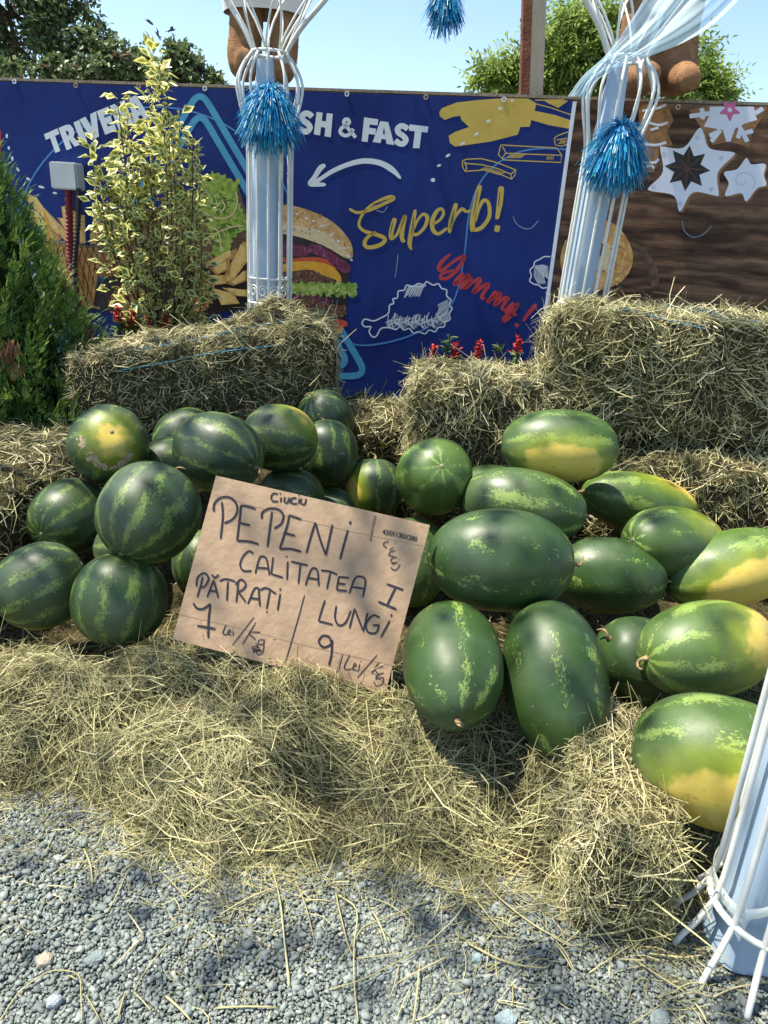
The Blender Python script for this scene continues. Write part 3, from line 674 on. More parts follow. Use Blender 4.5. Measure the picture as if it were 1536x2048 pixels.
bfood('cookie', c3([(820, 625), (930, 620), (970, 720), (930, 790), (965, 870), (880, 890), (880, 960), (850, 1030), (770, 1040), (760, 640)]), COOKIE, .0022, False)
bfood('icing', c3([(1185, 640), (1450, 640), (1470, 720), (1400, 740), (1340, 770), (1310, 850), (1285, 850), (1265, 780), (1210, 770), (1150, 760), (1185, 690)]), ICING, .003, False)
strokes_px('icing_branch', [c3(l) for l in ([(1185, 680), (1120, 690), (1065, 698)], [(1150, 690), (1135, 650)], [(1150, 690), (1140, 715)], [(1250, 780), (1195, 850)], [(1240, 790), (1185, 815)], [(1360, 750), (1412, 850)], [(1390, 800), (1445, 785)], [(1370, 780), (1355, 830)], [(1460, 680), (1505, 650)])], 9, ICING, brown, .0034, tip=1)
strokes_px('icing_branch', [c3(l) for l in ([(780, 665), (870, 650), (925, 628)], [(800, 730), (880, 750), (935, 735)], [(830, 780), (880, 765)], [(760, 860), (860, 870), (925, 855)], [(760, 970), (850, 975), (880, 955)], [(770, 1000), (830, 995), (850, 1010)])], 5, ICING, brown, .0034, tip=1)
strokes_px('icing_flower', [c3([(1306, 660), (1306 + 62 * math.cos(i / 5 * 6.283 + .3), 660 + 66 * math.sin(i / 5 * 6.283 + .3))]) for i in range(5)], [20, 3], PINK, brown, .0040, tip=.8, sm=False)
bfood('flower_pearl', c3(disc((1306, 660), 14, 14)), ICING, .0052, False)
c7 = lambda l: crop(l, 1024, 400, 3)
strokes_px('pan_rim', [(c7([(700, 250), (760, 290), (820, 370), (850, 440), (860, 520)]), [4, 14, 20, 16])], 14, pmat('print_pan', (.04, .022, .016), (.16, .085, .05), 20), brown, .002)
bfood('pastry', c7([(290, 350), (320, 250), (400, 170), (520, 120), (620, 150), (690, 230), (725, 330), (710, 420), (640, 500), (520, 540), (400, 530), (310, 450)]), PASTRY, .003)
speckle('pastry_flake', c7([(290, 350), (320, 250), (400, 170), (520, 120), (620, 150), (690, 230), (725, 330), (710, 420), (640, 500), (520, 540), (400, 530), (310, 450)]), [FRYH, BU_D, BUNL], 150, 5, .0034, brown, .3)
bfood('pastry_filling', c7([(430, 330), (480, 260), (560, 250), (620, 310), (610, 390), (540, 420), (460, 400)]), BUNL, .004)
bfood('pastry_jam', c7([(500, 280), (545, 260), (550, 310), (520, 340)]), JAM, .005); bfood('pastry_jam', c7([(590, 340), (615, 350), (605, 390), (580, 380)]), JAM, .005)
strokes_px('pastry_fold', [c7(l) for l in ([(320, 330), (360, 240), (450, 180)], [(640, 190), (690, 280), (690, 380)], [(600, 480), (670, 420), (700, 340)], [(350, 460), (430, 510), (520, 515)])], 4, FRYD, brown, .0045, tip=.2)
# grommets
GROM = mottled('grommet_white', (.55, .57, .57), (.68, .69, .68), 50, .4, .5)
GROMB = mottled('grommet_brass', (.30, .19, .10), (.42, .28, .15), 50, .35, .5, metal=.6)
def grommet(u, v, mat, parent, white):
    c = FP.hit(u, v, .0085); R = .013; V = []; Fc = []
    n = 16
    for ring_, (rr, of) in enumerate(((R, -.004), (R, .001), (R * .5, .001), (R * .45, -.004))):
        for k in range(n):
            t = 2 * math.pi * k / n; V.append(c + FD * rr * math.cos(t) + np.array([0, 0, 1]) * rr * math.sin(t) + FN * of)
    for r_ in range(3):
        for k in range(n): Fc.append((r_ * n + k, r_ * n + (k + 1) % n, (r_ + 1) * n + (k + 1) % n, (r_ + 1) * n + k))
    put('grommet', mesh_py('grommet', V, Fc), mat, parent)
for u, v, w in ((29, 163, 1), (152, 171, 0), (278, 172, 0), (410, 177, 1), (694, 188, 1), (852, 194, 0), (1008, 199, 1)): grommet(u, v, GROM if w else GROMB, blue, w)
grommet(1356, 214, GROMB, brown, 0); grommet(1200, 203, GROMB, brown, 0)
# creases pressed into the vinyl
CRS = mottled('vinyl_crease', (.16, .19, .30), (.26, .29, .38), 30, .3, .6)
strokes_px('crease', [[(1026, 432), (1032, 446), (1046, 456), (1062, 456), (1078, 440)], [(796, 508), (794, 530), (790, 556)], [(752, 420), (766, 424), (776, 412)]], 1.6, CRS, blue, .003, tip=.2)
strokes_px('crease', [[(1364, 440), (1368, 460), (1384, 474), (1404, 470), (1424, 452)]], 1.5, CRS, brown, .003, tip=.2)

# ================================================================== watermelons
def melon_material(name, base1, base2, light, nstr, width, mott, spotty):
    m = bpy.data.materials.new(name); nt, nd, ln = nodes(m)
    b, o = principled(nd, ln, .34, .45)
    tc = nd.new('ShaderNodeTexCoord'); P = tc.outputs['Object']
    def at(n, out='Fac'):
        a = nd.new('ShaderNodeAttribute'); a.attribute_type = 'OBJECT'; a.attribute_name = n; return a.outputs[out]
    seed = at('seed')
    off = nd.new('ShaderNodeCombineXYZ'); ln.new(M(nd, ln, 'MULTIPLY', seed, 3.7), off.inputs[0]); ln.new(M(nd, ln, 'MULTIPLY', seed, 1.9), off.inputs[1])
    ad = nd.new('ShaderNodeVectorMath'); ad.operation = 'ADD'; ln.new(P, ad.inputs[0]); ln.new(off.outputs[0], ad.inputs[1]); Q = ad.outputs[0]
    def nz(sc, det=3, v=None, rough=.5):
        n = nd.new('ShaderNodeTexNoise'); n.inputs['Scale'].default_value = sc; n.inputs['Detail'].default_value = det; n.inputs['Roughness'].default_value = rough; ln.new(v or Q, n.inputs['Vector']); return n.outputs[0]
    sep = nd.new('ShaderNodeSeparateXYZ'); ln.new(P, sep.inputs[0])
    ang = M(nd, ln, 'ARCTAN2', sep.outputs[1], sep.outputs[2])
    n1 = nz(16, 4)
    ang = M(nd, ln, 'ADD', M(nd, ln, 'ADD', ang, seed), M(nd, ln, 'MULTIPLY', M(nd, ln, 'SUBTRACT', n1, .5), .42))
    st = M(nd, ln, 'MULTIPLY_ADD', M(nd, ln, 'COSINE', M(nd, ln, 'MULTIPLY', ang, float(nstr))), .5, .5)
    stm = nd.new('ShaderNodeMapping'); stm.inputs['Scale'].default_value = (.42, 1, 1); ln.new(Q, stm.inputs[0])
    n2 = nz(52, 5, stm.outputs[0], .7); n3 = nz(260, 4, stm.outputs[0], .75); n4 = nz(9, 2)
    v = M(nd, ln, 'ADD', st, M(nd, ln, 'MULTIPLY', M(nd, ln, 'SUBTRACT', n2, .5), mott))
    v = M(nd, ln, 'ADD', v, M(nd, ln, 'MULTIPLY', M(nd, ln, 'SUBTRACT', n3, .5), mott * 1.35))
    v = M(nd, ln, 'ADD', v, M(nd, ln, 'MULTIPLY', M(nd, ln, 'SUBTRACT', n4, .5), spotty))
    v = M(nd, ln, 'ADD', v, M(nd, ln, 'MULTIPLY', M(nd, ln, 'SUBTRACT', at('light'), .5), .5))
    mr = nd.new('ShaderNodeMapRange'); mr.interpolation_type = 'SMOOTHSTEP'; mr.inputs['From Min'].default_value = 1 - width - .09; mr.inputs['From Max'].default_value = 1 - width + .13; ln.new(v, mr.inputs['Value'])
    base = mixc(nd, ln, nz(14, 3), base1, base2)
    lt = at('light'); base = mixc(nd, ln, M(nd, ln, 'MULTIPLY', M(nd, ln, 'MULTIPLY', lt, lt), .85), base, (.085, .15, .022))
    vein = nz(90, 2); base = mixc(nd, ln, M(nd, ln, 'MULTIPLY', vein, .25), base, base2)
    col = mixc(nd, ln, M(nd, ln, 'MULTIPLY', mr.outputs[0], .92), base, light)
    # ground spot
    nrm = nd.new('ShaderNodeVectorMath'); nrm.operation = 'DIVIDE'; ln.new(P, nrm.inputs[0]); ln.new(at('dims', 'Vector'), nrm.inputs[1])
    nn = nd.new('ShaderNodeVectorMath'); nn.operation = 'NORMALIZE'; ln.new(nrm.outputs[0], nn.inputs[0])
    dt = nd.new('ShaderNodeVectorMath'); dt.operation = 'DOT_PRODUCT'; ln.new(nn.outputs[0], dt.inputs[0]); ln.new(at('patch', 'Vector'), dt.inputs[1])
    pv = M(nd, ln, 'ADD', dt.outputs['Value'], M(nd, ln, 'MULTIPLY', M(nd, ln, 'SUBTRACT', nz(24, 5), .5), .30))
    pv = M(nd, ln, 'SUBTRACT', pv, at('patch_cos'))
    h = nd.new('ShaderNodeMapRange'); h.interpolation_type = 'SMOOTHSTEP'; h.inputs['From Min'].default_value = -.42; h.inputs['From Max'].default_value = .03; ln.new(pv, h.inputs['Value'])
    y = nd.new('ShaderNodeMapRange'); y.interpolation_type = 'SMOOTHSTEP'; y.inputs['From Min'].default_value = -.035; y.inputs['From Max'].default_value = .09; ln.new(pv, y.inputs['Value'])
    col = mixc(nd, ln, M(nd, ln, 'MULTIPLY', h.outputs[0], .85), col, (.19, .235, .012))
    ycol = mixc(nd, ln, nz(30, 3), (.56, .38, .035), (.62, .49, .12))
    col = mixc(nd, ln, M(nd, ln, 'MULTIPLY', y.outputs[0], .93), col, ycol)
    mp = nd.new('ShaderNodeMapping'); mp.inputs['Scale'].default_value = (22, 110, 110); ln.new(Q, mp.inputs[0])
    sc_ = nz(1.0, 3, mp.outputs[0]); sm = nd.new('ShaderNodeMapRange'); sm.inputs['From Min'].default_value = .66; sm.inputs['From Max'].default_value = .74; ln.new(sc_, sm.inputs['Value'])
    col = mixc(nd, ln, M(nd, ln, 'MULTIPLY', M(nd, ln, 'MULTIPLY', sm.outputs[0], y.outputs[0]), .7), col, (.20, .12, .03))
    # dusty bloom
    du = nd.new('ShaderNodeMapRange'); du.inputs['From Min'].default_value = .42; du.inputs['From Max'].default_value = .75; ln.new(nz(7, 5, rough=.6), du.inputs['Value'])
    col = mixc(nd, ln, M(nd, ln, 'MULTIPLY', du.outputs[0], .10), col, (.36, .40, .36))
    sm2 = nd.new('ShaderNodeMapping'); sm2.inputs['Rotation'].default_value = (.4, .7, .3); sm2.inputs['Scale'].default_value = (130, 14, 60); ln.new(Q, sm2.inputs[0])
    sct = nd.new('ShaderNodeMapRange'); sct.inputs['From Min'].default_value = .70; sct.inputs['From Max'].default_value = .78; ln.new(nz(1.0, 2, sm2.outputs[0]), sct.inputs['Value'])
    spk = nd.new('ShaderNodeMapRange'); spk.inputs['From Min'].default_value = .73; spk.inputs['From Max'].default_value = .78; ln.new(nz(75, 2), spk.inputs['Value'])
    col = mixc(nd, ln, M(nd, ln, 'MULTIPLY', M(nd, ln, 'MAXIMUM', sct.outputs[0], spk.outputs[0]), .35), col, (.38, .40, .33))
    ln.new(col, b.inputs['Base Color'])
    ro = M(nd, ln, 'MULTIPLY_ADD', nz(11, 5), .42, .24); ln.new(ro, b.inputs['Roughness'])
    bp = nd.new('ShaderNodeBump'); bp.inputs['Strength'].default_value = .22; bp.inputs['Distance'].default_value = .006; ln.new(nz(17, 5), bp.inputs['Height']); ln.new(bp.outputs[0], b.inputs['Normal'])
    return m
MEL_R = melon_material('melon_striped', (.007, .020, .009), (.012, .033, .013), (.125, .19, .035), 11, .08, 2.2, 1.5)
MEL_L = melon_material('melon_plain', (.012, .036, .007), (.022, .056, .010), (.19, .275, .055), 8, -.20, 2.2, 2.6)
STEM = mottled('dry_stem', (.16, .10, .05), (.36, .27, .15), 60, .9, .1, .6, 150)
SCAR = mottled('blossom_scar', (.17, .15, .09), (.30, .27, .18), 200, .9, .1)
TANSCAR = mottled('rind_scab', (.36, .26, .16), (.48, .37, .24), 70, .9, .1, .7, 160)

def melon_mesh(r, L, seed):
    g = random.Random(seed); nu, nv = 44, 30
    ph = [g.uniform(0, 6.28) for _ in range(4)]
    V = []; Fc = []
    egg = g.uniform(-.04, .05)
    for j in range(nv + 1):
        t = math.pi * j / nv; x = -math.cos(t)
        rr = (max(0, 1 - abs(x) ** 2.25)) ** .5
        for i in range(nu):
            a = 2 * math.pi * i / nu
            k = 1 + .012 * math.cos(3 * a + ph[0]) + .008 * math.cos(2 * a + ph[1]) * x + egg * x + .004 * math.cos(9 * a + ph[2]) + .010 * math.sin(2.3 * x + ph[3]) * math.cos(a + ph[1])
            dx = x * L
            pole = math.exp(-((1 - abs(x)) / .02)) * .006
            V.append((dx - math.copysign(pole, x), rr * r * k * math.cos(a), rr * r * k * math.sin(a)))
    for j in range(nv):
        for i in range(nu):
            Fc.append((j * nu + i, j * nu + (i + 1) % nu, (j + 1) * nu + (i + 1) % nu, (j + 1) * nu + i))
    return mesh_py('watermelon', V, Fc, True)
MELONS = []
def melon(kind, u, v, mpx, r, ratio, theta, phi, label, patch=None, prad=30, light=.5, seed=None, stem=True, scar=True, dz=0.0):
    """u,v centre pixel; mpx half the short side in pixels; theta image angle (y down) of the stem end; phi its tilt towards the camera"""
    d = r * F / mpx
    c = at_depth(u, v, d); c[2] += dz
    th, ph = math.radians(theta), math.radians(phi)
    ax = CM @ np.array([math.cos(th) * math.cos(ph), -math.sin(th) * math.cos(ph), math.sin(ph)])
    seed = len(MELONS) + 1 if seed is None else seed
    L = r * ratio
    o = link('watermelon', melon_mesh(r, L, seed), None, MEL_R if kind == 'R' else MEL_L)
    X = Vector([float(q) for q in ax]).normalized()
    up_ = Vector((0, 0, 1)) if abs(X.z) < .9 else Vector((0, 1, 0))
    Y = up_.cross(X).normalized(); Z = X.cross(Y)
    R3 = Matrix((X, Y, Z)).transposed()
    o.matrix_world = Matrix.Translation([float(q) for q in c]) @ R3.to_4x4()
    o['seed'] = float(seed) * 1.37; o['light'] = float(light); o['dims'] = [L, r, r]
    pd = Vector((0, 0, -1))
    if patch is not None:
        du, dv = (patch[0] - u) / mpx, (patch[1] - v) / mpx
        w = math.sqrt(max(.02, 1 - min(.98, du * du + dv * dv)))
        loc = R3.transposed() @ Vector([float(q) for q in (CM @ np.array([du, -dv, w]))])
        pd = Vector((loc.x / ratio, loc.y, loc.z)).normalized()
        o['patch_cos'] = math.cos(math.radians(prad))
    else:
        wd = R3.transposed() @ Vector((0, 0, -1)); pd = Vector((wd.x / ratio, wd.y, wd.z)).normalized(); o['patch_cos'] = math.cos(math.radians(22))
    o['patch'] = [pd.x, pd.y, pd.z]
    tag(o, label, 'watermelon', 'round striped melons on the left' if kind == 'R' else 'long melons on the right')
    g = random.Random(seed * 7)
    if stem:
        a0 = g.uniform(0, 6.28); pts = []
        ln_ = g.uniform(.034, .055)
        for i in range(9):
            t = i / 8; rad = .012 * t * t * 1.6
            pts.append((L - .006 + ln_ * t * (1 - .35 * t), rad * math.cos(a0 + t * 3.5) * 1.4, rad * math.sin(a0 + t * 3.5) * 1.4))
        mb = MB(); mb.tube(pts, [.0095, .0062, .0048, .004, .0036, .0034, .0032, .003, .0028], 7)
        link('stem', mb.mesh('stem', True), o, STEM)
    if scar:
        mb = MB(); mb.tube([(-L + .0075, 0, 0), (-L + .0045, 0, 0), (-L + .0035, 0, 0)], [.008, .0065, .003], 10)
        link('blossom_scar', mb.mesh('blossom_scar', True), o, SCAR)
    MELONS.append((o, np.array(c), np.array(X), L, r))
    return o
mel = melon
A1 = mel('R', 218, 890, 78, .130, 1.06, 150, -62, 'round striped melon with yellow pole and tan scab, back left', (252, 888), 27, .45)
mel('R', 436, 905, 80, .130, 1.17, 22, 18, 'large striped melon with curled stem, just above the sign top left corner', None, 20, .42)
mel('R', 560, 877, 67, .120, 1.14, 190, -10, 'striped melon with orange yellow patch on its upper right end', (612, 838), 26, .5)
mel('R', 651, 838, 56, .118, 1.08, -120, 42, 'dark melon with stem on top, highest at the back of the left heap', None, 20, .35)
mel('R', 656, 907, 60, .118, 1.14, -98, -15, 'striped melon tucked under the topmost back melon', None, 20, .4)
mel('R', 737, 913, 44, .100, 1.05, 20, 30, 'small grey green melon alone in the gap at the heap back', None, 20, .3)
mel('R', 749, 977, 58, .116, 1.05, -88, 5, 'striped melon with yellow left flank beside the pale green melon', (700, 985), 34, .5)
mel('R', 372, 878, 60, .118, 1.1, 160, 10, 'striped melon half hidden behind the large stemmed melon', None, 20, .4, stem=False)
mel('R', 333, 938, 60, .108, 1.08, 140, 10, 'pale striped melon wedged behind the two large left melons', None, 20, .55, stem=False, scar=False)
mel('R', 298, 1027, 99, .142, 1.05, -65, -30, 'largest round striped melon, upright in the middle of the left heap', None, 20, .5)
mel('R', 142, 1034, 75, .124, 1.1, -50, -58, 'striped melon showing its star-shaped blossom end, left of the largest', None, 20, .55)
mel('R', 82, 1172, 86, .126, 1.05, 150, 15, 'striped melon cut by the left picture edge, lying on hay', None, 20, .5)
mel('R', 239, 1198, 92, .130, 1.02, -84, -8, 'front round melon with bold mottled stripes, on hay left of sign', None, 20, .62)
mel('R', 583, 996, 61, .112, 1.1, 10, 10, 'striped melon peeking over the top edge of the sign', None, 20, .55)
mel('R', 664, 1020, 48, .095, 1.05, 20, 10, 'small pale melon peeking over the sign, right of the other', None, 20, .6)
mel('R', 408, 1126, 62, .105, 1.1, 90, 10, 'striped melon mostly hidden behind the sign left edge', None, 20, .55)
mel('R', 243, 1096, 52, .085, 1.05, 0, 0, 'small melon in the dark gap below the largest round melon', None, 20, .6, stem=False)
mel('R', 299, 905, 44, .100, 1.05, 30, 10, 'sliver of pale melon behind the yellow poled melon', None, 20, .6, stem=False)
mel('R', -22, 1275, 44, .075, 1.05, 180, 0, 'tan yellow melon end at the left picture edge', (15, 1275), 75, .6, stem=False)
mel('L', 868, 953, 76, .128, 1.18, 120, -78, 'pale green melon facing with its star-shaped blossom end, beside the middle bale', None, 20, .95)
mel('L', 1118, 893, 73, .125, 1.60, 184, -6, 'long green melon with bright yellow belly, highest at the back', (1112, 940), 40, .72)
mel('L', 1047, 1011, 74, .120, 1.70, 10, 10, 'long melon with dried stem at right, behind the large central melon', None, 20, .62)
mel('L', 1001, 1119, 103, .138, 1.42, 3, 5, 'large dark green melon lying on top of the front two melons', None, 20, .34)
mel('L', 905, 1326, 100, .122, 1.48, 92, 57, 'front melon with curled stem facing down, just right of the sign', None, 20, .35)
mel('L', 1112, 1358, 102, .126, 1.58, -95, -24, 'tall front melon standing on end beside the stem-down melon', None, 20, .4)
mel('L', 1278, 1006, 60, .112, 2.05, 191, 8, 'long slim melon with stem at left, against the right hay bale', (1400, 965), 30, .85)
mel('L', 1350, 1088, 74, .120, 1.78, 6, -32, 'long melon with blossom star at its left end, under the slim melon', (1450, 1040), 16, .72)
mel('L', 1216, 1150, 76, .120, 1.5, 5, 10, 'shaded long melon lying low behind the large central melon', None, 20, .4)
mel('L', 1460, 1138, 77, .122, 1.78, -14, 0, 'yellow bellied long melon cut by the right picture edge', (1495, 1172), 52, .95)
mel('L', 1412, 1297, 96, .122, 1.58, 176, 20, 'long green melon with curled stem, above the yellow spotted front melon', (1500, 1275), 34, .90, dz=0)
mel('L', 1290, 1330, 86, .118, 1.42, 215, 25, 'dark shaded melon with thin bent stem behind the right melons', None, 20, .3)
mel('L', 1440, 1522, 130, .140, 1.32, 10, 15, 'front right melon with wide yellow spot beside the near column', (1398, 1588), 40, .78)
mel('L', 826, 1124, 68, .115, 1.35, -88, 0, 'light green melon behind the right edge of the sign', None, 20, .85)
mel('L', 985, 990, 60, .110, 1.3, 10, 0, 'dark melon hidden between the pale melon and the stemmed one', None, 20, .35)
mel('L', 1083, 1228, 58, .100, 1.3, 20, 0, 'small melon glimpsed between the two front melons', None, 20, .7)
# tan scab on the first melon: a thin crust over the rind
def crust(o, r, px_list, u, v, mpx, ratio):
    R3 = o.matrix_world.to_3x3(); V = []; Q = []
    for (x, y) in px_list:
        du, dv = (x - u) / mpx, (y - v) / mpx; w = math.sqrt(max(.02, 1 - du * du - dv * dv))
        d = R3.transposed() @ Vector([float(q) for q in (CM @ np.array([du, -dv, w]))]); Q.append(d)
    def onsurf(d, k):
        d = Vector((d.x / ratio, d.y, d.z)).normalized(); x = d.x
        rr = max(0, 1 - abs(x) ** 2.25) ** .5; s_ = Vector((0, d.y, d.z)).normalized() * rr * r
        return Vector((x * r * ratio, s_.y, s_.z)) * k
    g = random.Random(4); Fc = []
    for d in Q:
        for _ in range(5):
            c = (d + Vector((g.uniform(-1, 1), g.uniform(-1, 1), g.uniform(-1, 1))) * .07).normalized(); t1 = c.orthogonal().normalized(); t2 = c.cross(t1); b0 = len(V); n = 9; rad_ = g.uniform(.025, .075)
            V.append(onsurf(c, 1.005))
            for i in range(n):
                a_ = 6.2832 * i / n; V.append(onsurf(c + (t1 * math.cos(a_) + t2 * math.sin(a_)) * rad_ * g.uniform(.6, 1.25), 1.0005 + g.uniform(0, .0006)))
            for i in range(n): Fc.append((b0, b0 + 1 + i, b0 + 1 + (i + 1) % n))
    link('rind_scab', mesh_py('rind_scab', V, Fc, True), o, TANSCAR)['kind'] = 'stuff'
crust(A1, .130, [(194, 888), (199, 898), (203, 908), (209, 918), (218, 927), (228, 932), (238, 935), (248, 934), (258, 930), (267, 924), (274, 915), (205, 892), (212, 908), (222, 920)], 218, 890, 78, 1.06)

# ================================================================== hay
def straw_mesh(name, P, N, g, length=(.05, .13), width=(.0016, .0034), lift=.25, bias=None, bend=.25, rnd=None):
    """bent straw blades lying on points P with surface normals N"""
    n = len(P)
    D = g.normal(size=(n, 3))
    if bias is None and n > 500:                    # neighbouring stalks lie roughly the same way, in tufts
        x, y, z = P.T
        f1 = 2.6 * np.sin(6.1 * x + 1.3 + 2 * z) + 2.2 * np.sin(7.3 * y - 2 + 3 * x) + 1.5 * np.sin(15 * x - 11 * y + 9 * z); f2 = 2.4 * np.sin(5.7 * z + 4 * x) + 1.8 * np.sin(9 * y + 7 * z)
        fld = np.stack([np.cos(f1), np.sin(f1) * np.cos(f2), np.sin(f2) * .8], 1)
        D = D * .55 + fld * (.95 * g.choice([-1, 1], n))[:, None]
    if bias is not None: D = D * bias[1] + np.array(bias[0]) * g.choice([-1, 1], n)[:, None]
    D -= N * (D * N).sum(1)[:, None]; D /= np.linalg.norm(D, axis=1)[:, None] + 1e-9
    D = D + N * np.abs(g.normal(0, lift, n))[:, None]; D /= np.linalg.norm(D, axis=1)[:, None]
    Lg = g.uniform(*length, n) * np.exp(g.normal(0, .25, n)); W = g.uniform(*width, n)
    S = np.cross(D, N + g.normal(0, .55, (n, 3))); S /= np.linalg.norm(S, axis=1)[:, None] + 1e-9
    side = S * g.normal(0, bend, n)[:, None] + N * g.normal(-.06, .10, n)[:, None]
    p0 = P - D * (Lg * .35)[:, None]; 
    ts = (0, .36, .7, 1.0); V = []
    for t in ts:
        c = p0 + D * (Lg * t)[:, None] + side * (Lg * (t * (1 - t)) )[:, None] * 1.6
        w = W * (1 - .35 * t)
        V.append(c + S * w[:, None] * .5); V.append(c - S * w[:, None] * .5)
    V = np.stack(V, 1).reshape(-1, 3); k = 2 * len(ts)
    q = np.array([(0, 1, 3, 2), (2, 3, 5, 4), (4, 5, 7, 6)])
    Fq = (q[None] + (np.arange(n) * k)[:, None, None]).reshape(-1, 4)
    r = np.clip(g.beta(1.7, 1.7, n), 0, 1) if rnd is None else rnd
    x, y, z = P.T
    r = np.clip(r + .13 * np.sin(9 * x + 4 * y) * np.cos(11 * y - 6 * z + 2 * x) + .12 * np.sin(23 * x - 17 * z + 5) * np.sin(19 * y + 13 * z), 0, 1)
    return mesh_np(name, V, Fq, {'rnd': np.repeat(r, k)})
def tri_sample(V, T, n, g, wfun=None):
    A, B, C_ = V[T[:, 0]], V[T[:, 1]], V[T[:, 2]]
    cr = np.cross(B - A, C_ - A); ar = np.linalg.norm(cr, axis=1) / 2; nm = cr / (2 * ar[:, None] + 1e-12)
    w = ar.copy()
    if wfun is not None: w = w * wfun((A + B + C_) / 3, nm)
    idx = g.choice(len(T), n, p=w / w.sum())
    a, b_ = g.random(n), g.random(n); f = a + b_ > 1; a[f] = 1 - a[f]; b_[f] = 1 - b_[f]
    return A[idx] + (B - A)[idx] * a[:, None] + (C_ - A)[idx] * b_[:, None], nm[idx]
from mathutils.bvhtree import BVHTree
BVH = {}
TWINE = mottled('blue_twine', (.05, .22, .38), (.10, .36, .52), 200, .6, .3)
def bale(c, dims, yaw, tilt, label, n, seed, pw=6.0, rough=.03, twine=(), extra=None, face_bias=None, lens=(.05, .13), width=(.0022, .0048), roll=0.0, tint=0.0):
    """hay bale: c centre, dims full size; twine = local x offsets of the strings"""
    g = np.random.default_rng(seed); hx, hy, hz = [d / 2 for d in dims]
    res = 26; V = []; idx = {}; T = []
    def vid(p):
        k = tuple(np.round(p, 5))
        if k not in idx: idx[k] = len(V); V.append(p)
        return idx[k]
    ls = np.linspace(-1, 1, res + 1)
    for ax in range(3):
        for s in (-1, 1):
            for i in range(res):
                for j in range(res):
                    q = []
                    for (a, b_) in ((ls[i], ls[j]), (ls[i + 1], ls[j]), (ls[i + 1], ls[j + 1]), (ls[i], ls[j + 1])):
                        p = np.zeros(3); p[ax] = s; p[(ax + 1) % 3] = a; p[(ax + 2) % 3] = b_; q.append(vid(p))
                    if s < 0: q = q[::-1]
                    T.append((q[0], q[1], q[2])); T.append((q[0], q[2], q[3]))
    V = np.array(V); T = np.array(T)
    nr = (np.abs(V) ** pw).sum(1) ** (1 / pw); V = V / nr[:, None]
    D = V / np.linalg.norm(V, axis=1)[:, None]
    V = V * np.array([hx, hy, hz])
    for i in range(len(V)):
        p = Vector(V[i]) * 7 + Vector((seed * 5.3, 0, 0))
        V[i] += D[i] * (rough * noise.noise(p) + rough * .6 * noise.noise(p * 2.7) + rough * .5 * math.sin(V[i][0] * 55 + seed) * .35)
    if extra is not None: V = extra(V)
    cy, sy = math.cos(yaw), math.sin(yaw); ct, st = math.cos(tilt), math.sin(tilt); cr, sr = math.cos(roll), math.sin(roll)
    Rz = np.array([[cy, -sy, 0], [sy, cy, 0], [0, 0, 1]]); Ry = np.array([[ct, 0, -st], [0, 1, 0], [st, 0, ct]]); Rx = np.array([[1, 0, 0], [0, cr, -sr], [0, sr, cr]])
    R = Rz @ Ry @ Rx
    Vl = V.copy(); V = V @ R.T + np.array(c)
    BVH[label] = BVHTree.FromPolygons([tuple(map(float, p)) for p in V], [tuple(map(int, t)) for t in T])
    root = empty('hay_bale', (c[0], c[1], c[2] - hz), label, 'hay bale', 'hay bales around the melons')
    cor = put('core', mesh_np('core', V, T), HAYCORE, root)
    P, N = tri_sample(V, T, n, g, lambda C_, nm: np.where(nm[:, 1] > .5, .25, 1.0) * np.where(nm[:, 2] < -.5, .1, 1.0))
    bias = None if face_bias is None else (R @ np.array(face_bias[0]), face_bias[1])
    r = np.clip(g.beta(1.9, 1.5, n) + .13 + tint, 0, 1)
    o = put('straw', straw_mesh('straw', P - N * .006, N, g, lens, width, .19, bias, .3, r), HAY, root); o['kind'] = 'stuff'
    # a few long loose stalks
    P, N = tri_sample(V, T, n // 45, g, lambda C_, nm: np.where(nm[:, 1] > .5, .2, 1.0))
    o = put('loose_stalk', straw_mesh('loose_stalk', P, N, g, (.10, .20), (.0026, .0046), .40, None, .2, np.clip(g.beta(5, 1.8, n // 45), 0, 1)), HAY, root); o['kind'] = 'stuff'
    for tw in twine:                                  # strings lying over the bale, traced as directions and dropped on its surface
        L_ = []
        for (u, v) in smooth_path(tw, 5):
            dr = Vector([float(q) for q in ray(u, v)]).normalized()
            h = BVH[label].ray_cast(Vector((0, 0, CAMH)), dr)
            if h[0] is not None: L_.append(np.array(h[0] + h[1] * .003))
        if len(L_) > 3:
            mb = MB(); mb.tube(L_, .0018, 5, False); put('twine', mb.mesh('twine'), TWINE, root)
    return root
# back left bale, big right bale, middle bale, lower right bale, left side bale, low bale in the gap
def H1_SHAPE(V):
    V = V.copy(); t = np.clip(V[:, 2] / .18, -.2, 1); V[:, 2] += t * (.035 + .075 * V[:, 0] / .57)
    V[:, 2] += np.clip(V[:, 2], 0, 1) * .35 * np.exp(-((V[:, 0] - .27) / .16) ** 2 - ((V[:, 1] - .16) / .15) ** 2)
    return V
bale((-.83, 3.22, .62), (1.14, .52, .36), math.radians(4), math.radians(3), 'long hay bale behind the striped melons, front of the left column', 13000, 11, 7, .026, ([(270, 702), (400, 678), (500, 655), (600, 640)], [(230, 742), (330, 725), (430, 705), (560, 690)]), H1_SHAPE, None, (.04, .11))
bale((1.255, 2.92, .83), (1.28, .50, .47), math.radians(-3), math.radians(-1), 'largest hay bale stacked high at the right, before the right column', 13500, 12, 8, .03, ([(1175, 618), (1260, 622), (1330, 640), (1410, 658)], [(1330, 612), (1420, 625), (1530, 648)]), None, None, (.05, .15))
bale((.43, 2.92, .545), (.70, .46, .50), math.radians(2), 0, 'middle hay bale behind the pale green melon, red flowers above', 8500, 13, 7, .03, (), None, ((0, 0, 1), .8), (.05, .14))
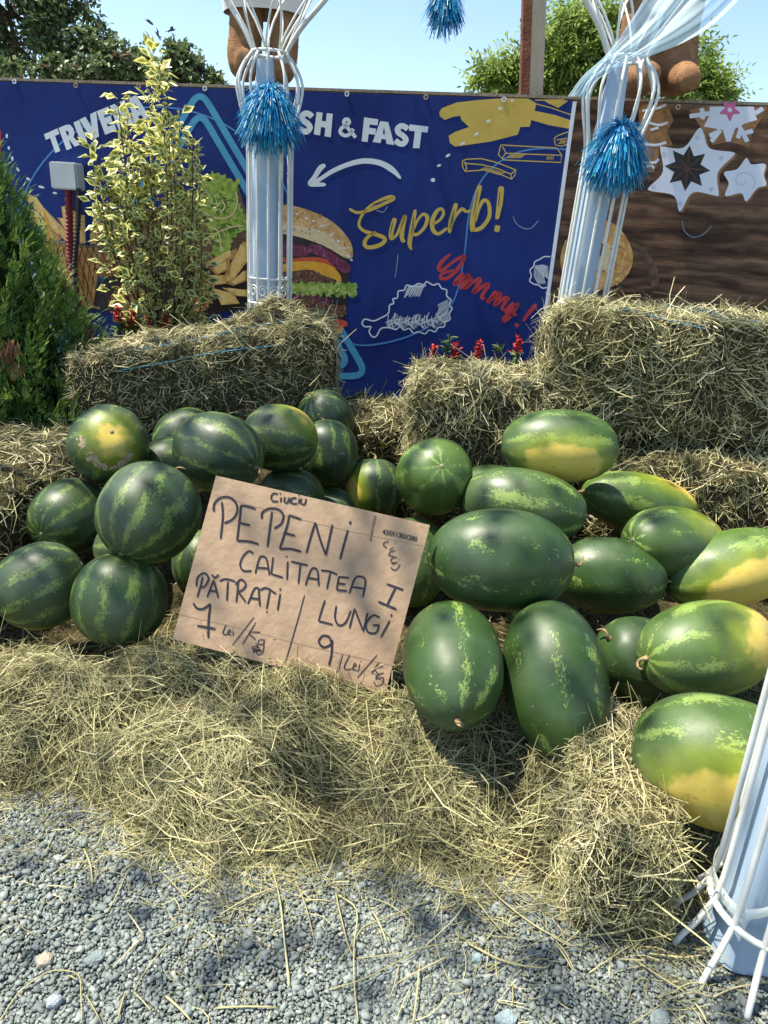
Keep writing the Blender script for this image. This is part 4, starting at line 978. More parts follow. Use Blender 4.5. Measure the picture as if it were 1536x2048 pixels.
bale((1.36, 2.74, .36), (1.05, .46, .42), math.radians(-12), 0, 'shaded hay bale on the ground under the largest bale', 8500, 14, 6, .035, (), None, None, (.05, .14))
bale((.62, 2.98, .17), (1.3, .50, .33), 0, 0, 'ground level hay bale under the middle bale', 2500, 19, 5, .03)
bale((-1.47, 2.42, .27), (.62, 1.0, .40), math.radians(-6), 0, 'hay bale at the left picture edge beside the melon heap', 7500, 15, 6, .035, (), None, None, (.05, .14))
bale((-.09, 3.22, .36), (.45, .46, .40), math.radians(8), 0, 'low hay bale seen in the gap between the two back bales', 3500, 16, 4.5, .035)
bale((-.75, 3.22, .225), (1.3, .60, .42), 0, 0, 'ground level hay bale carrying the long left bale', 2000, 20, 5, .03)

# ---- loose hay bed under the melons
EDGE_PX = [(-400, 1560), (0, 1583), (130, 1583), (250, 1650), (330, 1698), (450, 1728), (560, 1738), (700, 1726), (820, 1735), (900, 1752), (1000, 1785), (1130, 1825), (1280, 1860), (1400, 1800), (1700, 1800)]
EDGE = np.array([at_z(u, v, 0)[:2] for u, v in EDGE_PX]); EDGE = EDGE[np.argsort(EDGE[:, 0])]
def edge_y(x): return np.interp(x, EDGE[:, 0], EDGE[:, 1])
CTRL = [(-1.0, 1.72, .13), (-.75, 1.66, .16), (-1.0, 2.1, .25), (-.5, 1.62, .235), (-.2, 1.52, .215), (0, 1.5, .19), (.2, 1.40, .20), (.45, 1.42, .16), (.65, 1.35, .17), (.72, 1.25, .13), (.75, 1.55, .14), (.95, 1.6, .20), (.7, 2.0, .22), (1.0, 2.15, .26),
        (1.05, 1.9, .28), (.95, 2.4, .31), (.5, 2.2, .34), (.5, 2.5, .42), (.15, 2.3, .36), (0, 2.6, .24), (-.05, 2.9, .26), (-.3, 2.4, .34), (-.3, 2.8, .42), (-.6, 2.2, .40), (-.6, 2.7, .42), (-.9, 2.4, .40), (-1.0, 2.8, .42), (-.6, 1.95, .33), (.3, 1.75, .25), (1.4, 1.9, .25), (1.3, 2.4, .3), (-1.5, 1.8, .15), (-1.5, 2.4, .3)]
CT = np.array(CTRL)
def bed_height(X, Y):
    sh = X.shape; X = X.ravel(); Y = Y.ravel()
    d2 = (X[:, None] - CT[None, :, 0]) ** 2 + (Y[:, None] - CT[None, :, 1]) ** 2
    w = 1 / (d2 + .004) ** 1.6
    h = (w * CT[None, :, 2]).sum(1) / w.sum(1)
    s = Y - edge_y(X)
    f = np.clip(s / .34, 0, 1); f = 1 - (1 - f) ** 2.2
    h = h * f
    nz_ = np.array([noise.noise(Vector((x * 5, y * 5, 1.7))) * .042 + noise.noise(Vector((x * 13, y * 13, 4.2))) * .028 for x, y in zip(X, Y)])
    h = h + nz_ * np.clip(s / .08, 0, 1)
    h -= .24 * np.clip((Y - 1.64) / .2, 0, 1) * np.clip((3.0 - Y) / .3, 0, 1)
    h -= .05 * np.exp(-((X - .31) ** 2 / .006 + (Y - 1.36) ** 2 / .012)) + .05 * np.exp(-((X - .36) ** 2 / .004 + (Y - 1.2) ** 2 / .01))
    h += .06 * np.exp(-((X + .165) ** 2 / .006 + (Y - 1.475) ** 2 / .005))         # tuft heaped against the foot of the sign
    h -= .10 * np.exp(-((X + .55) ** 2 / .05 + (Y - 1.47 - .12 * (X + .55)) ** 2 / .0016)) 
    h -= .05 * np.exp(-((X + .12) ** 2 / .02 + (Y - 1.27) ** 2 / .002))
    for (o, c, ax, L, r) in MELONS:
        dx, dy = X - c[0], Y - c[1]
        near = dx * dx + dy * dy < (L + .02) ** 2
        if not near.any(): continue
        # lower surface of the ellipsoid at (x, y): solve p^T A p = 1 for z
        A = np.eye(3) / r ** 2 + np.outer(ax, ax) * (1 / L ** 2 - 1 / r ** 2)
        x_, y_ = dx[near], dy[near]
        a = A[2, 2]; b_ = A[0, 2] * x_ + A[1, 2] * y_; cc = A[0, 0] * x_ ** 2 + 2 * A[0, 1] * x_ * y_ + A[1, 1] * y_ ** 2 - 1
        disc_ = b_ * b_ - a * cc; ok = disc_ > 0
        zl = np.full(x_.shape, 9.0); zl[ok] = c[2] + (-b_[ok] - np.sqrt(disc_[ok])) / a
        hh = h[near]; hh = np.minimum(hh, zl + .006); h[near] = hh
    h = np.where(s < 0, -.01, np.maximum(h, np.where(s > .3, .015, -.01)))
    return h.reshape(sh)
gx = np.linspace(-1.75, 1.75, 150); gy = np.linspace(.98, 3.4, 110)
GX, GY = np.meshgrid(gx, gy, indexing='ij'); GZ = bed_height(GX, GY)
bedV = np.stack([GX, GY, GZ], -1).reshape(-1, 3); ny_ = len(gy)
ii, jj = np.meshgrid(np.arange(len(gx) - 1), np.arange(ny_ - 1), indexing='ij'); ii = ii.ravel(); jj = jj.ravel()
a_ = ii * ny_ + jj; bedT = np.concatenate([np.stack([a_, a_ + ny_, a_ + ny_ + 1], 1), np.stack([a_, a_ + ny_ + 1, a_ + 1], 1)])
keep = bedV[bedT][:, :, 2].max(1) > -.009; bedT = bedT[keep]
def hollow(C_):
    x, y = C_[:, 0], C_[:, 1]
    k = np.exp(-((x + .55) ** 2 / .06 + (y - 1.465 - .12 * (x + .55)) ** 2 / .0022)) + np.exp(-((x - .31) ** 2 / .006 + (y - 1.36) ** 2 / .012)) + np.exp(-((x - .37) ** 2 / .002 + (y - 1.2) ** 2 / .01)) + .8 * np.exp(-((x + .12) ** 2 / .03 + (y - 1.27) ** 2 / .0016))
    return 1 - .70 * np.clip(k, 0, 1)
bed = empty('loose_hay', (0, 1.6, 0)); tag(bed, 'loose heap of dry hay spread under the melons', None, None, 'stuff')
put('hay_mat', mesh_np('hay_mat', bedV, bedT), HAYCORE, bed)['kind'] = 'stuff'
gh = np.random.default_rng(21)
P, N = tri_sample(bedV, bedT, 46000, gh, lambda C_, nm: hollow(C_) * np.exp(-np.clip(C_[:, 1] - 1.62, 0, 9) / .10) * (np.abs(C_[:, 0]) < 1.4) + .02)
put('straw', straw_mesh('straw', P + N * gh.uniform(-.006, .012, len(P))[:, None], N, gh, (.025, .11), (.0008, .0020), .17, None, .38, np.clip(gh.beta(1.6, 1.9, len(P)) - .04, 0, 1)), HAY, bed)['kind'] = 'stuff'
P, N = tri_sample(bedV, bedT, 4200, gh, lambda C_, nm: hollow(C_) ** .5 * np.exp(-np.clip(C_[:, 1] - 1.6, 0, 9) / .25) * (np.abs(C_[:, 0]) < 1.2))
put('stalk', straw_mesh('stalk', P + N * .008, N, gh, (.07, .22), (.0015, .0038), .20, None, .3, np.clip(gh.beta(3, 2, len(P)), 0, 1)), HAY, bed)['kind'] = 'stuff'

# small bale lying end-on at the right front
bale((.55, 1.26, .125), (.20, .48, .25), math.radians(-8), 0, 'small broken hay bale lying end-on between the two front right melons', 15000, 17, 9, .018, (), None, None, (.03, .10), (.0011, .0026))

# ---- straw litter on the gravel
def litter():
    g = np.random.default_rng(31); V = []; Fq = []; R = []
    def stalk(px, w, rv, z=.011):
        P_ = np.array([at_z(u, v, z) for u, v in smooth_path(px, 4)])
        P_[:, 2] += .004 * np.sin(np.linspace(0, 3.1, len(P_))) + .002
        v_, f_ = tube(P_, np.linspace(w, w * .7, len(P_)), 5, True)
        b_ = len(V); V.extend(v_); R.extend([rv] * len(v_))
        for f in f_:
            if len(f) == 4: Fq.append([i + b_ for i in f])
            else: Fq.append([f[0] + b_, f[1] + b_, f[2] + b_, f[3] + b_]); Fq.append([f[0] + b_, f[3] + b_, f[4] + b_, f[4] + b_])
    c8 = lambda l: crop(l, 560, 1350, 2.56); c9 = lambda l: crop(l, 0, 1250, 2.56); c10 = lambda l: crop(l, 1100, 1500, 3.523)
    L8 = [[(285, 1120), (305, 1220), (345, 1380), (375, 1445)], [(300, 1130), (392, 1215), (378, 1400), (380, 1600), (400, 1780)], [(770, 1155), (560, 1245), (430, 1300), (385, 1360), (295, 1480)], [(390, 1455), (600, 1435), (760, 1400), (900, 1378), (1050, 1375)],
          [(960, 1375), (1100, 1455), (1220, 1495), (1350, 1508), (1385, 1480)], [(960, 1160), (880, 1270), (745, 1390)], [(985, 1135), (1070, 1250), (1150, 1335)], [(250, 1615), (420, 1570), (560, 1500), (700, 1420)], [(610, 1490), (580, 1610), (555, 1665)], [(670, 1600), (620, 1710), (590, 1787)],
          [(715, 1480), (700, 1640), (680, 1787)], [(870, 1440), (740, 1510), (600, 1580)], [(0, 1150), (20, 1350), (45, 1600)], [(80, 1060), (130, 1190), (175, 1360)], [(480, 1220), (550, 1380)], [(900, 900), (1100, 1130), (1300, 1290), (1536, 1410)], [(1190, 1590), (1190, 1700)], [(130, 1158), (280, 1165)], [(1410, 1380), (1500, 1520)], [(820, 860), (900, 1000), (960, 1190)]]
    L9 = [[(0, 2030), (90, 1900), (190, 1820), (280, 1780), (400, 1800), (415, 1900), (418, 2043)], [(440, 1900), (520, 2043)], [(640, 1890), (600, 2043)], [(850, 1905), (990, 2043)], [(270, 1285), (360, 1230), (520, 1215)], [(655, 1260), (600, 1390), (550, 1475)], [(815, 1255), (900, 1350), (965, 1420)], [(945, 1390), (1040, 1330), (1100, 1290)],
          [(430, 1150), (465, 1240), (475, 1340)], [(655, 1480), (735, 1595)], [(735, 1600), (580, 1760)], [(1110, 1965), (1430, 1965)], [(1130, 1485), (1290, 1400), (1536, 1300)], [(1370, 1180), (1430, 1400), (1460, 1650), (1485, 1850)], [(630, 1260), (800, 1150), (1000, 1030)], [(640, 1170), (880, 1050)], [(240, 1340), (370, 1355)], [(1200, 1465), (1170, 1530)], [(690, 1890), (780, 1990)], [(350, 1800), (400, 1830)]]
    L10 = [[(275, 1575), (500, 1430), (720, 1310), (860, 1220)], [(700, 1440), (930, 1475), (1080, 1450)], [(580, 1930), (700, 1860), (860, 1760), (1000, 1720), (1150, 1745)], [(600, 1490), (800, 1630), (960, 1720)], [(1020, 1790), (1105, 1930)], [(860, 1720), (950, 1665), (1050, 1655), (1080, 1670), (1000, 1740)], [(1170, 1860), (1370, 1920)], [(1150, 1745), (1300, 1690), (1536, 1640)], [(40, 1350), (110, 1450), (170, 1560)], [(0, 1310), (130, 1390), (260, 1370)]]
    for cc, LL in ((c8, L8), (c9, L9), (c10, L10)):
        for l in LL: stalk(cc(l), g.uniform(.0010, .0021), g.uniform(.55, 1.0))
    me = mesh_np('loose_straw', V, Fq, {'rnd': R})
    tag(link('loose_straw', me, None, HAY), 'single straw stalks scattered over the gravel', None, None, 'stuff')
    # fine chaff close to the hay edge
    n = 3600; x = g.uniform(-1.1, .9, n); y = edge_y(x) - np.abs(g.exponential(.085, n)) * (.5 + .8 * np.sin(x * 7) ** 2) + .03
    P_ = np.stack([x, y, np.full(n, .012)], 1); N_ = np.tile([0, 0, 1.0], (n, 1)) + g.normal(0, .12, (n, 3)); N_ /= np.linalg.norm(N_, axis=1)[:, None]
    tag(link('straw_chaff', straw_mesh('straw_chaff', P_, N_, g, (.02, .09), (.0010, .0022), .12, None, .3), None, HAY), 'short straw chaff along the front edge of the hay', None, None, 'stuff')
litter()

# ================================================================== cardboard sign
SD = 1.83
SP = Plane(at_depth(600, 1170, SD), -ray(768, 1024))
CARD = mottled('cardboard', (.36, .245, .155), (.41, .285, .185), 26, .85, .15, .25, 40, 5, (1, 1, 1))
MARK = mottled('marker_ink', (.018, .015, .022), (.035, .03, .042), 90, .6, .3)
sign = empty('cardboard_sign', SP.hit(560, 1330), 'handwritten brown cardboard price sign propped against the melons', 'sign')
corn = [(432, 951), (860, 1050), (770, 1389), (345, 1278)]
fr_ = [SP.hit(*c) for c in corn]; bk = [p - SP.n * .004 for p in fr_]
def card_panel():
    # subdivided front sheet with a slight bow, back sheet and edge
    n = 16; V = []; Fc = []
    TL, TR, BR, BL = fr_
    for side in (0, 1):
        for i in range(n + 1):
            for j in range(n + 1):
                x, y = i / n, j / n
                V.append((TL * (1 - x) + TR * x) * (1 - y) + (BL * (1 - x) + BR * x) * y - SP.n * (.004 * side))
    k = (n + 1) ** 2
    for i in range(n):
        for j in range(n):
            a = i * (n + 1) + j; Fc.append((a, a + 1, a + n + 2, a + n + 1)); Fc.append((k + a, k + a + n + 1, k + a + n + 2, k + a + 1))
    for j in range(n):
        for (i, fl) in ((0, 0), (n, 1)):
            a = i * (n + 1) + j; f = (a, k + a, k + a + 1, a + 1); Fc.append(f if not fl else f[::-1])
        for (jj_, fl) in ((0, 1), (n, 0)):
            a = j * (n + 1) + jj_; b2 = a + n + 1; f = (a, k + a, k + b2, b2); Fc.append(f if not fl else f[::-1])
    return mesh_py('panel', V, Fc)
panel = put('panel', card_panel(), CARD, sign)
CREASE = mottled('cardboard_crease', (.34, .215, .13), (.42, .28, .18), 50, .9, .1)
c3s = lambda l: crop(l, 340, 920, 2.743)
strokes_px('crease', [c3s([(50, 845), (400, 925), (720, 1010), (1240, 1130)])], 1.6, CREASE, sign, .0006, SP, tip=1)
strokes_px('crease', [c3s([(245, 190), (700, 320), (1080, 410), (1390, 470)])], 1.2, CREASE, sign, .0006, SP, tip=1)
strokes_px('crease', [c3s([(950, 1060), (920, 1165)])], 1.4, MARK, sign, .0008, SP, tip=.5)
strokes_px('crease', [c3s([(940, 1060), (912, 1165)])], 1.4, CREASE, sign, .0008, SP, tip=.5)
strokes_px('slot', [c3s([(1128, 305), (1100, 442)])], [3.4, 1.8, 3.6], mottled('slot_dark', (.10, .065, .04), (.2, .13, .08), 40), sign, .0008, SP, tip=1)
strokes_px('slot_edge', [c3s([(1118, 305), (1092, 440), (1112, 443)])], 1.6, CREASE, sign, .0008, SP, tip=1, sm=False)
HW = {
 'big': (4.3, [
  [[(285, 230), (290, 310), (278, 432)], [(240, 282), (244, 238), (280, 206), (330, 206), (364, 240), (368, 285), (342, 325), (298, 346)]],
  [[(470, 268), (430, 256), (390, 248)], [(390, 248), (384, 310), (368, 442)], [(368, 442), (430, 446), (487, 461)], [(384, 345), (440, 358)]],
  [[(560, 285), (550, 360), (535, 476)], [(503, 322), (508, 287), (545, 266), (592, 270), (621, 300), (612, 346), (572, 376)]],
  [[(720, 326), (655, 302)], [(655, 302), (640, 370), (602, 487)], [(602, 487), (660, 487), (720, 502)], [(622, 398), (686, 415)]],
  [[(748, 510), (770, 430), (797, 342)], [(797, 342), (825, 440), (855, 521)], [(855, 521), (872, 440), (891, 354)]],
  [[(976, 385), (955, 460), (933, 545)], [(992, 336), (986, 352)]],
  [[(1190, 680), (1280, 712)], [(1236, 702), (1190, 796)], [(1142, 776), (1242, 818)]],
  [[(128, 785), (148, 812), (182, 816), (222, 788)], [(222, 788), (212, 880), (210, 976)], [(150, 908), (250, 926)]],
  [[(885, 1000), (872, 970), (838, 964), (816, 995), (842, 1026), (880, 1012), (890, 985)], [(890, 985), (886, 1060), (872, 1125)]]]),
 'mid': (3.7, [
  [[(458, 512), (432, 500), (400, 530), (385, 572), (402, 606), (448, 608)]],
  [[(468, 622), (488, 545), (505, 528), (530, 545), (546, 632)], [(478, 590), (542, 594)]],
  [[(566, 532), (555, 624)], [(555, 624), (620, 644)]], [[(646, 556), (642, 657)], [(641, 524), (639, 532)]],
  [[(664, 556), (756, 578)], [(716, 570), (704, 677)]], [[(743, 687), (770, 610), (790, 592), (810, 612), (816, 690)], [(754, 645), (813, 655)]],
  [[(828, 605), (872, 610), (918, 628)], [(880, 618), (860, 707)]], [[(984, 646), (926, 640)], [(926, 640), (914, 712)], [(914, 712), (972, 718)], [(918, 675), (962, 681)]],
  [[(983, 732), (1012, 655), (1040, 638), (1072, 660), (1058, 752)], [(998, 696), (1066, 706)]],
  [[(180, 640), (168, 690), (150, 752)], [(144, 692), (154, 642), (190, 620), (212, 650), (192, 690), (164, 700)]],
  [[(204, 752), (240, 658)], [(240, 658), (266, 757)], [(214, 715), (263, 722)], [(230, 628), (246, 644), (268, 628)]],
  [[(272, 662), (310, 652), (358, 666)], [(318, 664), (312, 772)]], [[(375, 668), (364, 780)], [(358, 684), (390, 654), (416, 680), (402, 708), (374, 722)], [(374, 722), (416, 778)]],
  [[(427, 790), (462, 708), (486, 700)], [(486, 700), (493, 802)], [(438, 756), (492, 762)]], [[(494, 712), (530, 702), (582, 734)], [(548, 718), (530, 817)], [(532, 828), (531, 836)]],
  [[(605, 733), (590, 825)], [(607, 703), (603, 714)]],
  [[(850, 768), (814, 882)], [(814, 882), (892, 902)]], [[(912, 798), (905, 865), (926, 905), (962, 892), (992, 826)]],
  [[(984, 922), (1012, 815)], [(1012, 815), (1060, 938)], [(1060, 938), (1084, 838)]], [[(1150, 862), (1112, 852), (1076, 898), (1088, 944), (1130, 946), (1148, 905)], [(1148, 905), (1112, 906)]],
  [[(1206, 880), (1157, 971)], [(1218, 845), (1210, 858)]]]),
 'thin': (2.0, [
  [[(306, 904), (291, 951), (320, 956)]], [[(318, 946), (334, 941), (326, 930), (317, 948), (336, 961)]], [[(346, 936), (346, 963)], [(345, 922), (346, 927)]],
  [[(461, 862), (341, 1016)]], [[(471, 888), (399, 1010)], [(496, 944), (434, 946), (470, 985)]],
  [[(512, 985), (488, 988), (486, 1008), (512, 1008), (516, 982), (510, 1050), (482, 1066), (474, 1042), (505, 1045)], [(470, 1000), (492, 1046), (448, 1030), (485, 1020), (455, 1052), (500, 1040)]],
  [[(738, 740), (700, 880), (634, 1106)]],
  [[(986, 1068), (955, 1140), (1002, 1146)]], [[(1003, 1134), (1022, 1126), (1012, 1114), (1003, 1146), (1026, 1152)]], [[(1041, 1118), (1031, 1162)], [(1046, 1100), (1045, 1106)]],
  [[(1136, 1068), (1027, 1194)]], [[(1146, 1108), (1104, 1172)], [(1168, 1128), (1122, 1142), (1148, 1180)]], [[(1172, 1166), (1140, 1178), (1130, 1200), (1168, 1192), (1165, 1225), (1130, 1236), (1118, 1214)]],
  [[(1200, 446), (1176, 452), (1172, 470), (1190, 480)]], [[(1202, 496), (1226, 478)], [(1234, 458), (1238, 456)]], [[(1236, 494), (1206, 508), (1202, 522), (1232, 528)]], [[(1246, 532), (1216, 540), (1214, 558), (1240, 566)]], [[(1216, 572), (1248, 560)], [(1256, 548), (1260, 547)]], [[(1210, 588), (1226, 602), (1244, 598), (1262, 572)]]]),
 'cap': (3.3, [
  [[(592, 186), (566, 184), (555, 206), (566, 226), (594, 226)]], [[(610, 204), (607, 231)], [(606, 180), (604, 188)]], [[(632, 202), (626, 226), (642, 234), (656, 206)], [(656, 206), (656, 236)]], [[(694, 208), (672, 210), (664, 228), (676, 240), (698, 238)]], [[(710, 212), (706, 240)], [(709, 192), (708, 198)]], [[(722, 210), (718, 236), (738, 242), (748, 212)]]])}
for k, (w, L) in HW.items():
    for ch in L:
        strokes_px('handwritten_letter', [c3s(l) for l in ch], w, MARK, sign, .0012, SP, tip=.75)
# printed box size: built-in font, one object for the printed line
cu = bpy.data.curves.new('printed_size', 'FONT'); cu.body = '420X130X280'; cu.size = 1; cu.offset = .018
to = bpy.data.objects.new('printed_size_tmp', cu); COL.objects.link(to)
dg = bpy.context.evaluated_depsgraph_get(); tm = bpy.data.meshes.new_from_object(to.evaluated_get(dg)); bpy.data.objects.remove(to)
co = np.array([v.co[:] for v in tm.vertices]); mn, mx_ = co.min(0), co.max(0)
A_, B_, C__ = [SP.hit(*c3s([q])[0], .0012) for q in ((1163, 404), (1353, 448), (1168, 378))]
for v in tm.vertices:
    x = (v.co.x - mn[0]) / (mx_[0] - mn[0]); y = (v.co.y - mn[1]) / (mx_[1] - mn[1]); p = A_ + (B_ - A_) * x + (C__ - A_) * y; v.co = Vector([float(q) for q in p])
tm.name = 'printed_size'; put('printed_size', tm, MARK, sign)

# ================================================================== white wire columns
WIRE = mottled('white_wire_paint', (.58, .60, .57), (.70, .71, .68), 25, .45, .4, .15, 120)
def wire_paint():
    m = bpy.data.materials.new('chipped_white_paint'); nt, nd, ln = nodes(m); b, o = principled(nd, ln, .42, .4)
    tc = nd.new('ShaderNodeTexCoord')
    n = nd.new('ShaderNodeTexNoise'); n.inputs['Scale'].default_value = 7; n.inputs['Detail'].default_value = 6; ln.new(tc.outputs['Object'], n.inputs['Vector'])
    n2 = nd.new('ShaderNodeTexNoise'); n2.inputs['Scale'].default_value = 42; n2.inputs['Detail'].default_value = 5; n2.inputs['Roughness'].default_value = .7; ln.new(tc.outputs['Object'], n2.inputs['Vector'])
    r = ramp(nd, [(.3, (.52, .53, .48)), (.6, (.70, .71, .68))]); ln.new(n.outputs[0], r.inputs[0])
    k = nd.new('ShaderNodeMapRange'); k.inputs['From Min'].default_value = .66; k.inputs['From Max'].default_value = .72; ln.new(n2.outputs[0], k.inputs['Value'])
    ln.new(mixc(nd, ln, M(nd, ln, 'MULTIPLY', k.outputs[0], .8), r.outputs[0], (.20, .11, .06)), b.inputs['Base Color'])
    bp = nd.new('ShaderNodeBump'); bp.inputs['Strength'].default_value = .3; bp.inputs['Distance'].default_value = .002; ln.new(n2.outputs[0], bp.inputs['Height']); ln.new(bp.outputs[0], b.inputs['Normal'])
    return m
WIRE = wire_paint()
BLUEP = mottled('pale_blue_plastic', (.31, .41, .52), (.36, .46, .56), 5, .4, .4)
BLUED = mottled('pale_blue_sleeve', (.29, .39, .50), (.33, .43, .54), 4, .5, .3)
COLH = 1.975
def cage_r(z):
    zz = [0, .03, .07, .13, .2, 1.66, 1.72, 1.78, 1.86, 1.93, 1.975]
    rr = [.165, .155, .132, .108, .1, .1, .112, .132, .143, .118, .076]
    return float(np.interp(z, zz, rr))
def column(base, tilt, label, yawo=0.0, arms=True, flare=.30):
    bx, by = base
    root = empty('wire_column', (bx, by, 0), label, 'column', 'white wire columns of the garden arch')
    T = np.array([tilt[0], tilt[1], 1.0])
    def W(x, y, z): return np.array([bx, by, 0]) + np.array([x, y, 0]) + T * z
    zs = [.005, .02, .04, .07, .10, .13, .17, .25, .6, 1.0, 1.4, 1.62, 1.68, 1.74, 1.80, 1.86, 1.91, 1.95, COLH]
    NR = 12
    for k in range(NR):
        a = 2 * math.pi * k / NR + yawo
        zz = np.array(zs); P_ = smooth_path([W(cage_r(z) * math.cos(a), cage_r(z) * math.sin(a), z) for z in zs], 2)
        mb = MB(); mb.tube(P_, .0062, 7); put('rod', mb.mesh('rod', True), WIRE, root)
    def ring(z, r, t=.0055, n=28):
        mb = MB(); mb.tube([W(r * math.cos(q), r * math.sin(q), z) for q in np.linspace(0, 2 * math.pi, n + 1)], t, 7, False); put('ring', mb.mesh('ring', True), WIRE, root)
    ring(.13, .108, .007); ring(1.055, .1); ring(.945, .1); ring(COLH, .078, .007)
    for k in range(NR):                       # scrolls between the two rings
        a = 2 * math.pi * (k + .5) / NR + yawo
        pts = []
        for q in np.linspace(0, 9.5, 26):
            r_ = .024 - .0018 * q; da = r_ * math.cos(q) / .1; pts.append(W(.1 * math.cos(a + da), .1 * math.sin(a + da), 1.0 + r_ * math.sin(q) * 1.2))
        mb = MB(); mb.tube(pts, .0028, 5); put('scroll', mb.mesh('scroll', True), WIRE, root)
    # pale blue sleeve inside the cage: a rounded square tube
    V = []; Fc = []; n = 28; lev = [(.012, .072), (.16, .056), (1.64, .056), (1.80, .042), (1.95, .034)]
    for (z, h) in lev:
        for k in range(n):
            q = 2 * math.pi * k / n + .5; c_, s_ = math.cos(q), math.sin(q); rr = h / (abs(c_) ** 4 + abs(s_) ** 4) ** .25
            V.append(W(rr * c_ - .022, rr * s_ + .01, z))
    for i in range(len(lev) - 1):
        for k in range(n): Fc.append((i * n + k, i * n + (k + 1) % n, (i + 1) * n + (k + 1) % n, (i + 1) * n + k))
    slv = put('sleeve', mesh_py('sleeve', V, Fc, True), BLUEP, root)
    mb = MB(); mb.box(W(.03, -.035, .45), (.030, .002, .40), np.array([[.9, -.43, 0], [.43, .9, 0], [0, 0, 1]])); put('sleeve_flap', mb.mesh('sleeve_flap'), BLUED, slv)
    # flared head: crossing lattice rods
    top = W(0, 0, COLH)
    for k in range(7):
        for sgn in (-1, 1):
            a = 2 * math.pi * k / 7 + yawo; pts = []
            for t in np.linspace(0, 1, 8):
                r_ = .066 + flare * t ** 1.15; aa = a + sgn * 1.0 * t; pts.append(top + np.array([r_ * math.cos(aa), r_ * math.sin(aa) * .8, .005 + t * .46]))
            mb = MB(); mb.tube(pts, .0048, 6); put('lattice_rod', mb.mesh('lattice_rod', True), WIRE, root)
    return root, top
def arm(root, top, dx, dy, n=3):
    for k in range(n):
        o_ = (k - 1) * .014
        pts = [top + np.array([.062 * np.sign(dx) + o_ * .4, o_, -.03])] + [top + np.array([np.sign(dx) * .07 + dx * t, dy * t + o_, .03 + .55 * t - .0 * t * t]) for t in (0.02, .12, .3, .6, 1.0)]
        pts[1] = top + np.array([np.sign(dx) * .068, o_, .0])
        mb = MB(); mb.tube(smooth_path(pts, 4), .0075, 7); put('arm', mb.mesh('arm', True), WIRE, root)
colL, topL = column((-.615, 3.55), (.0, 0), 'left wire column with blue sleeve behind the long hay bale', .1)
arm(colL, topL, -.42, .05); arm(colL, topL, .52, -.03)
colR, topR = column((.775, 3.25), (.03, 0), 'right wire column with blue sleeve behind the largest bale', .25)
arm(colR, topR, -.42, .02); arm(colR, topR, .40, -.5)
colN, topN = column((.80, 1.02), (-.03, .0), 'near wire column with splayed feet standing on the gravel', .0)
# arch joining the two back columns, high above the picture
arch = empty('wire_arch', (.08, 3.4, 2.4), 'white wire arch joining the two back columns overhead', 'arch')
A0 = topL + np.array([.58, -.03, .55]); A1_ = topR + np.array([-.48, .02, .55])
for k in range(3):
    pts = [A0 + (A1_ - A0) * t + np.array([0, (k - 1) * .02, .42 * math.sin(math.pi * t) ** .7]) for t in np.linspace(0, 1, 15)]
    mb = MB(); mb.tube(pts, .0075, 6); put('bow', mb.mesh('bow', True), WIRE, arch)
# clear plastic band round the near column foot
CLEAR = bpy.data.materials.new('clear_plastic'); nt, nd, ln = nodes(CLEAR)
b_, o_ = principled(nd, ln, .12, .6); b_.inputs['Base Color'].default_value = (.72, .78, .74, 1)
tr_ = nd.new('ShaderNodeBsdfTransparent'); mxs = nd.new('ShaderNodeMixShader'); mxs.inputs[0].default_value = .42
ln.new(tr_.outputs[0], mxs.inputs[1]); ln.new(b_.outputs[0], mxs.inputs[2]); ln.new(mxs.outputs[0], o_.inputs[0])
def band():
    V = []; Fc = []; n = 40
    for k in range(n):
        q = 2 * math.pi * k / n; r_ = .116
        x, y = .812 + r_ * math.cos(q), 1.03 + r_ * math.sin(q)
        z = .155 + .20 * max(0, math.cos(q + 1.1)) ** 1.5
        for j, (dz, dr) in enumerate(((-.014, 0), (.014, .003), (.014, .005), (-.014, .002))):
            V.append((x + dr * math.cos(q), y + dr * math.sin(q), z + dz))
    for k in range(n):
        k2 = (k + 1) % n
        for j in range(4): Fc.append((k * 4 + j, k2 * 4 + j, k2 * 4 + (j + 1) % 4, k * 4 + (j + 1) % 4))
    tag(link('plastic_band', mesh_py('plastic_band', V, Fc, True), None, CLEAR), 'clear plastic band looped round the near column foot', 'strap')
band()

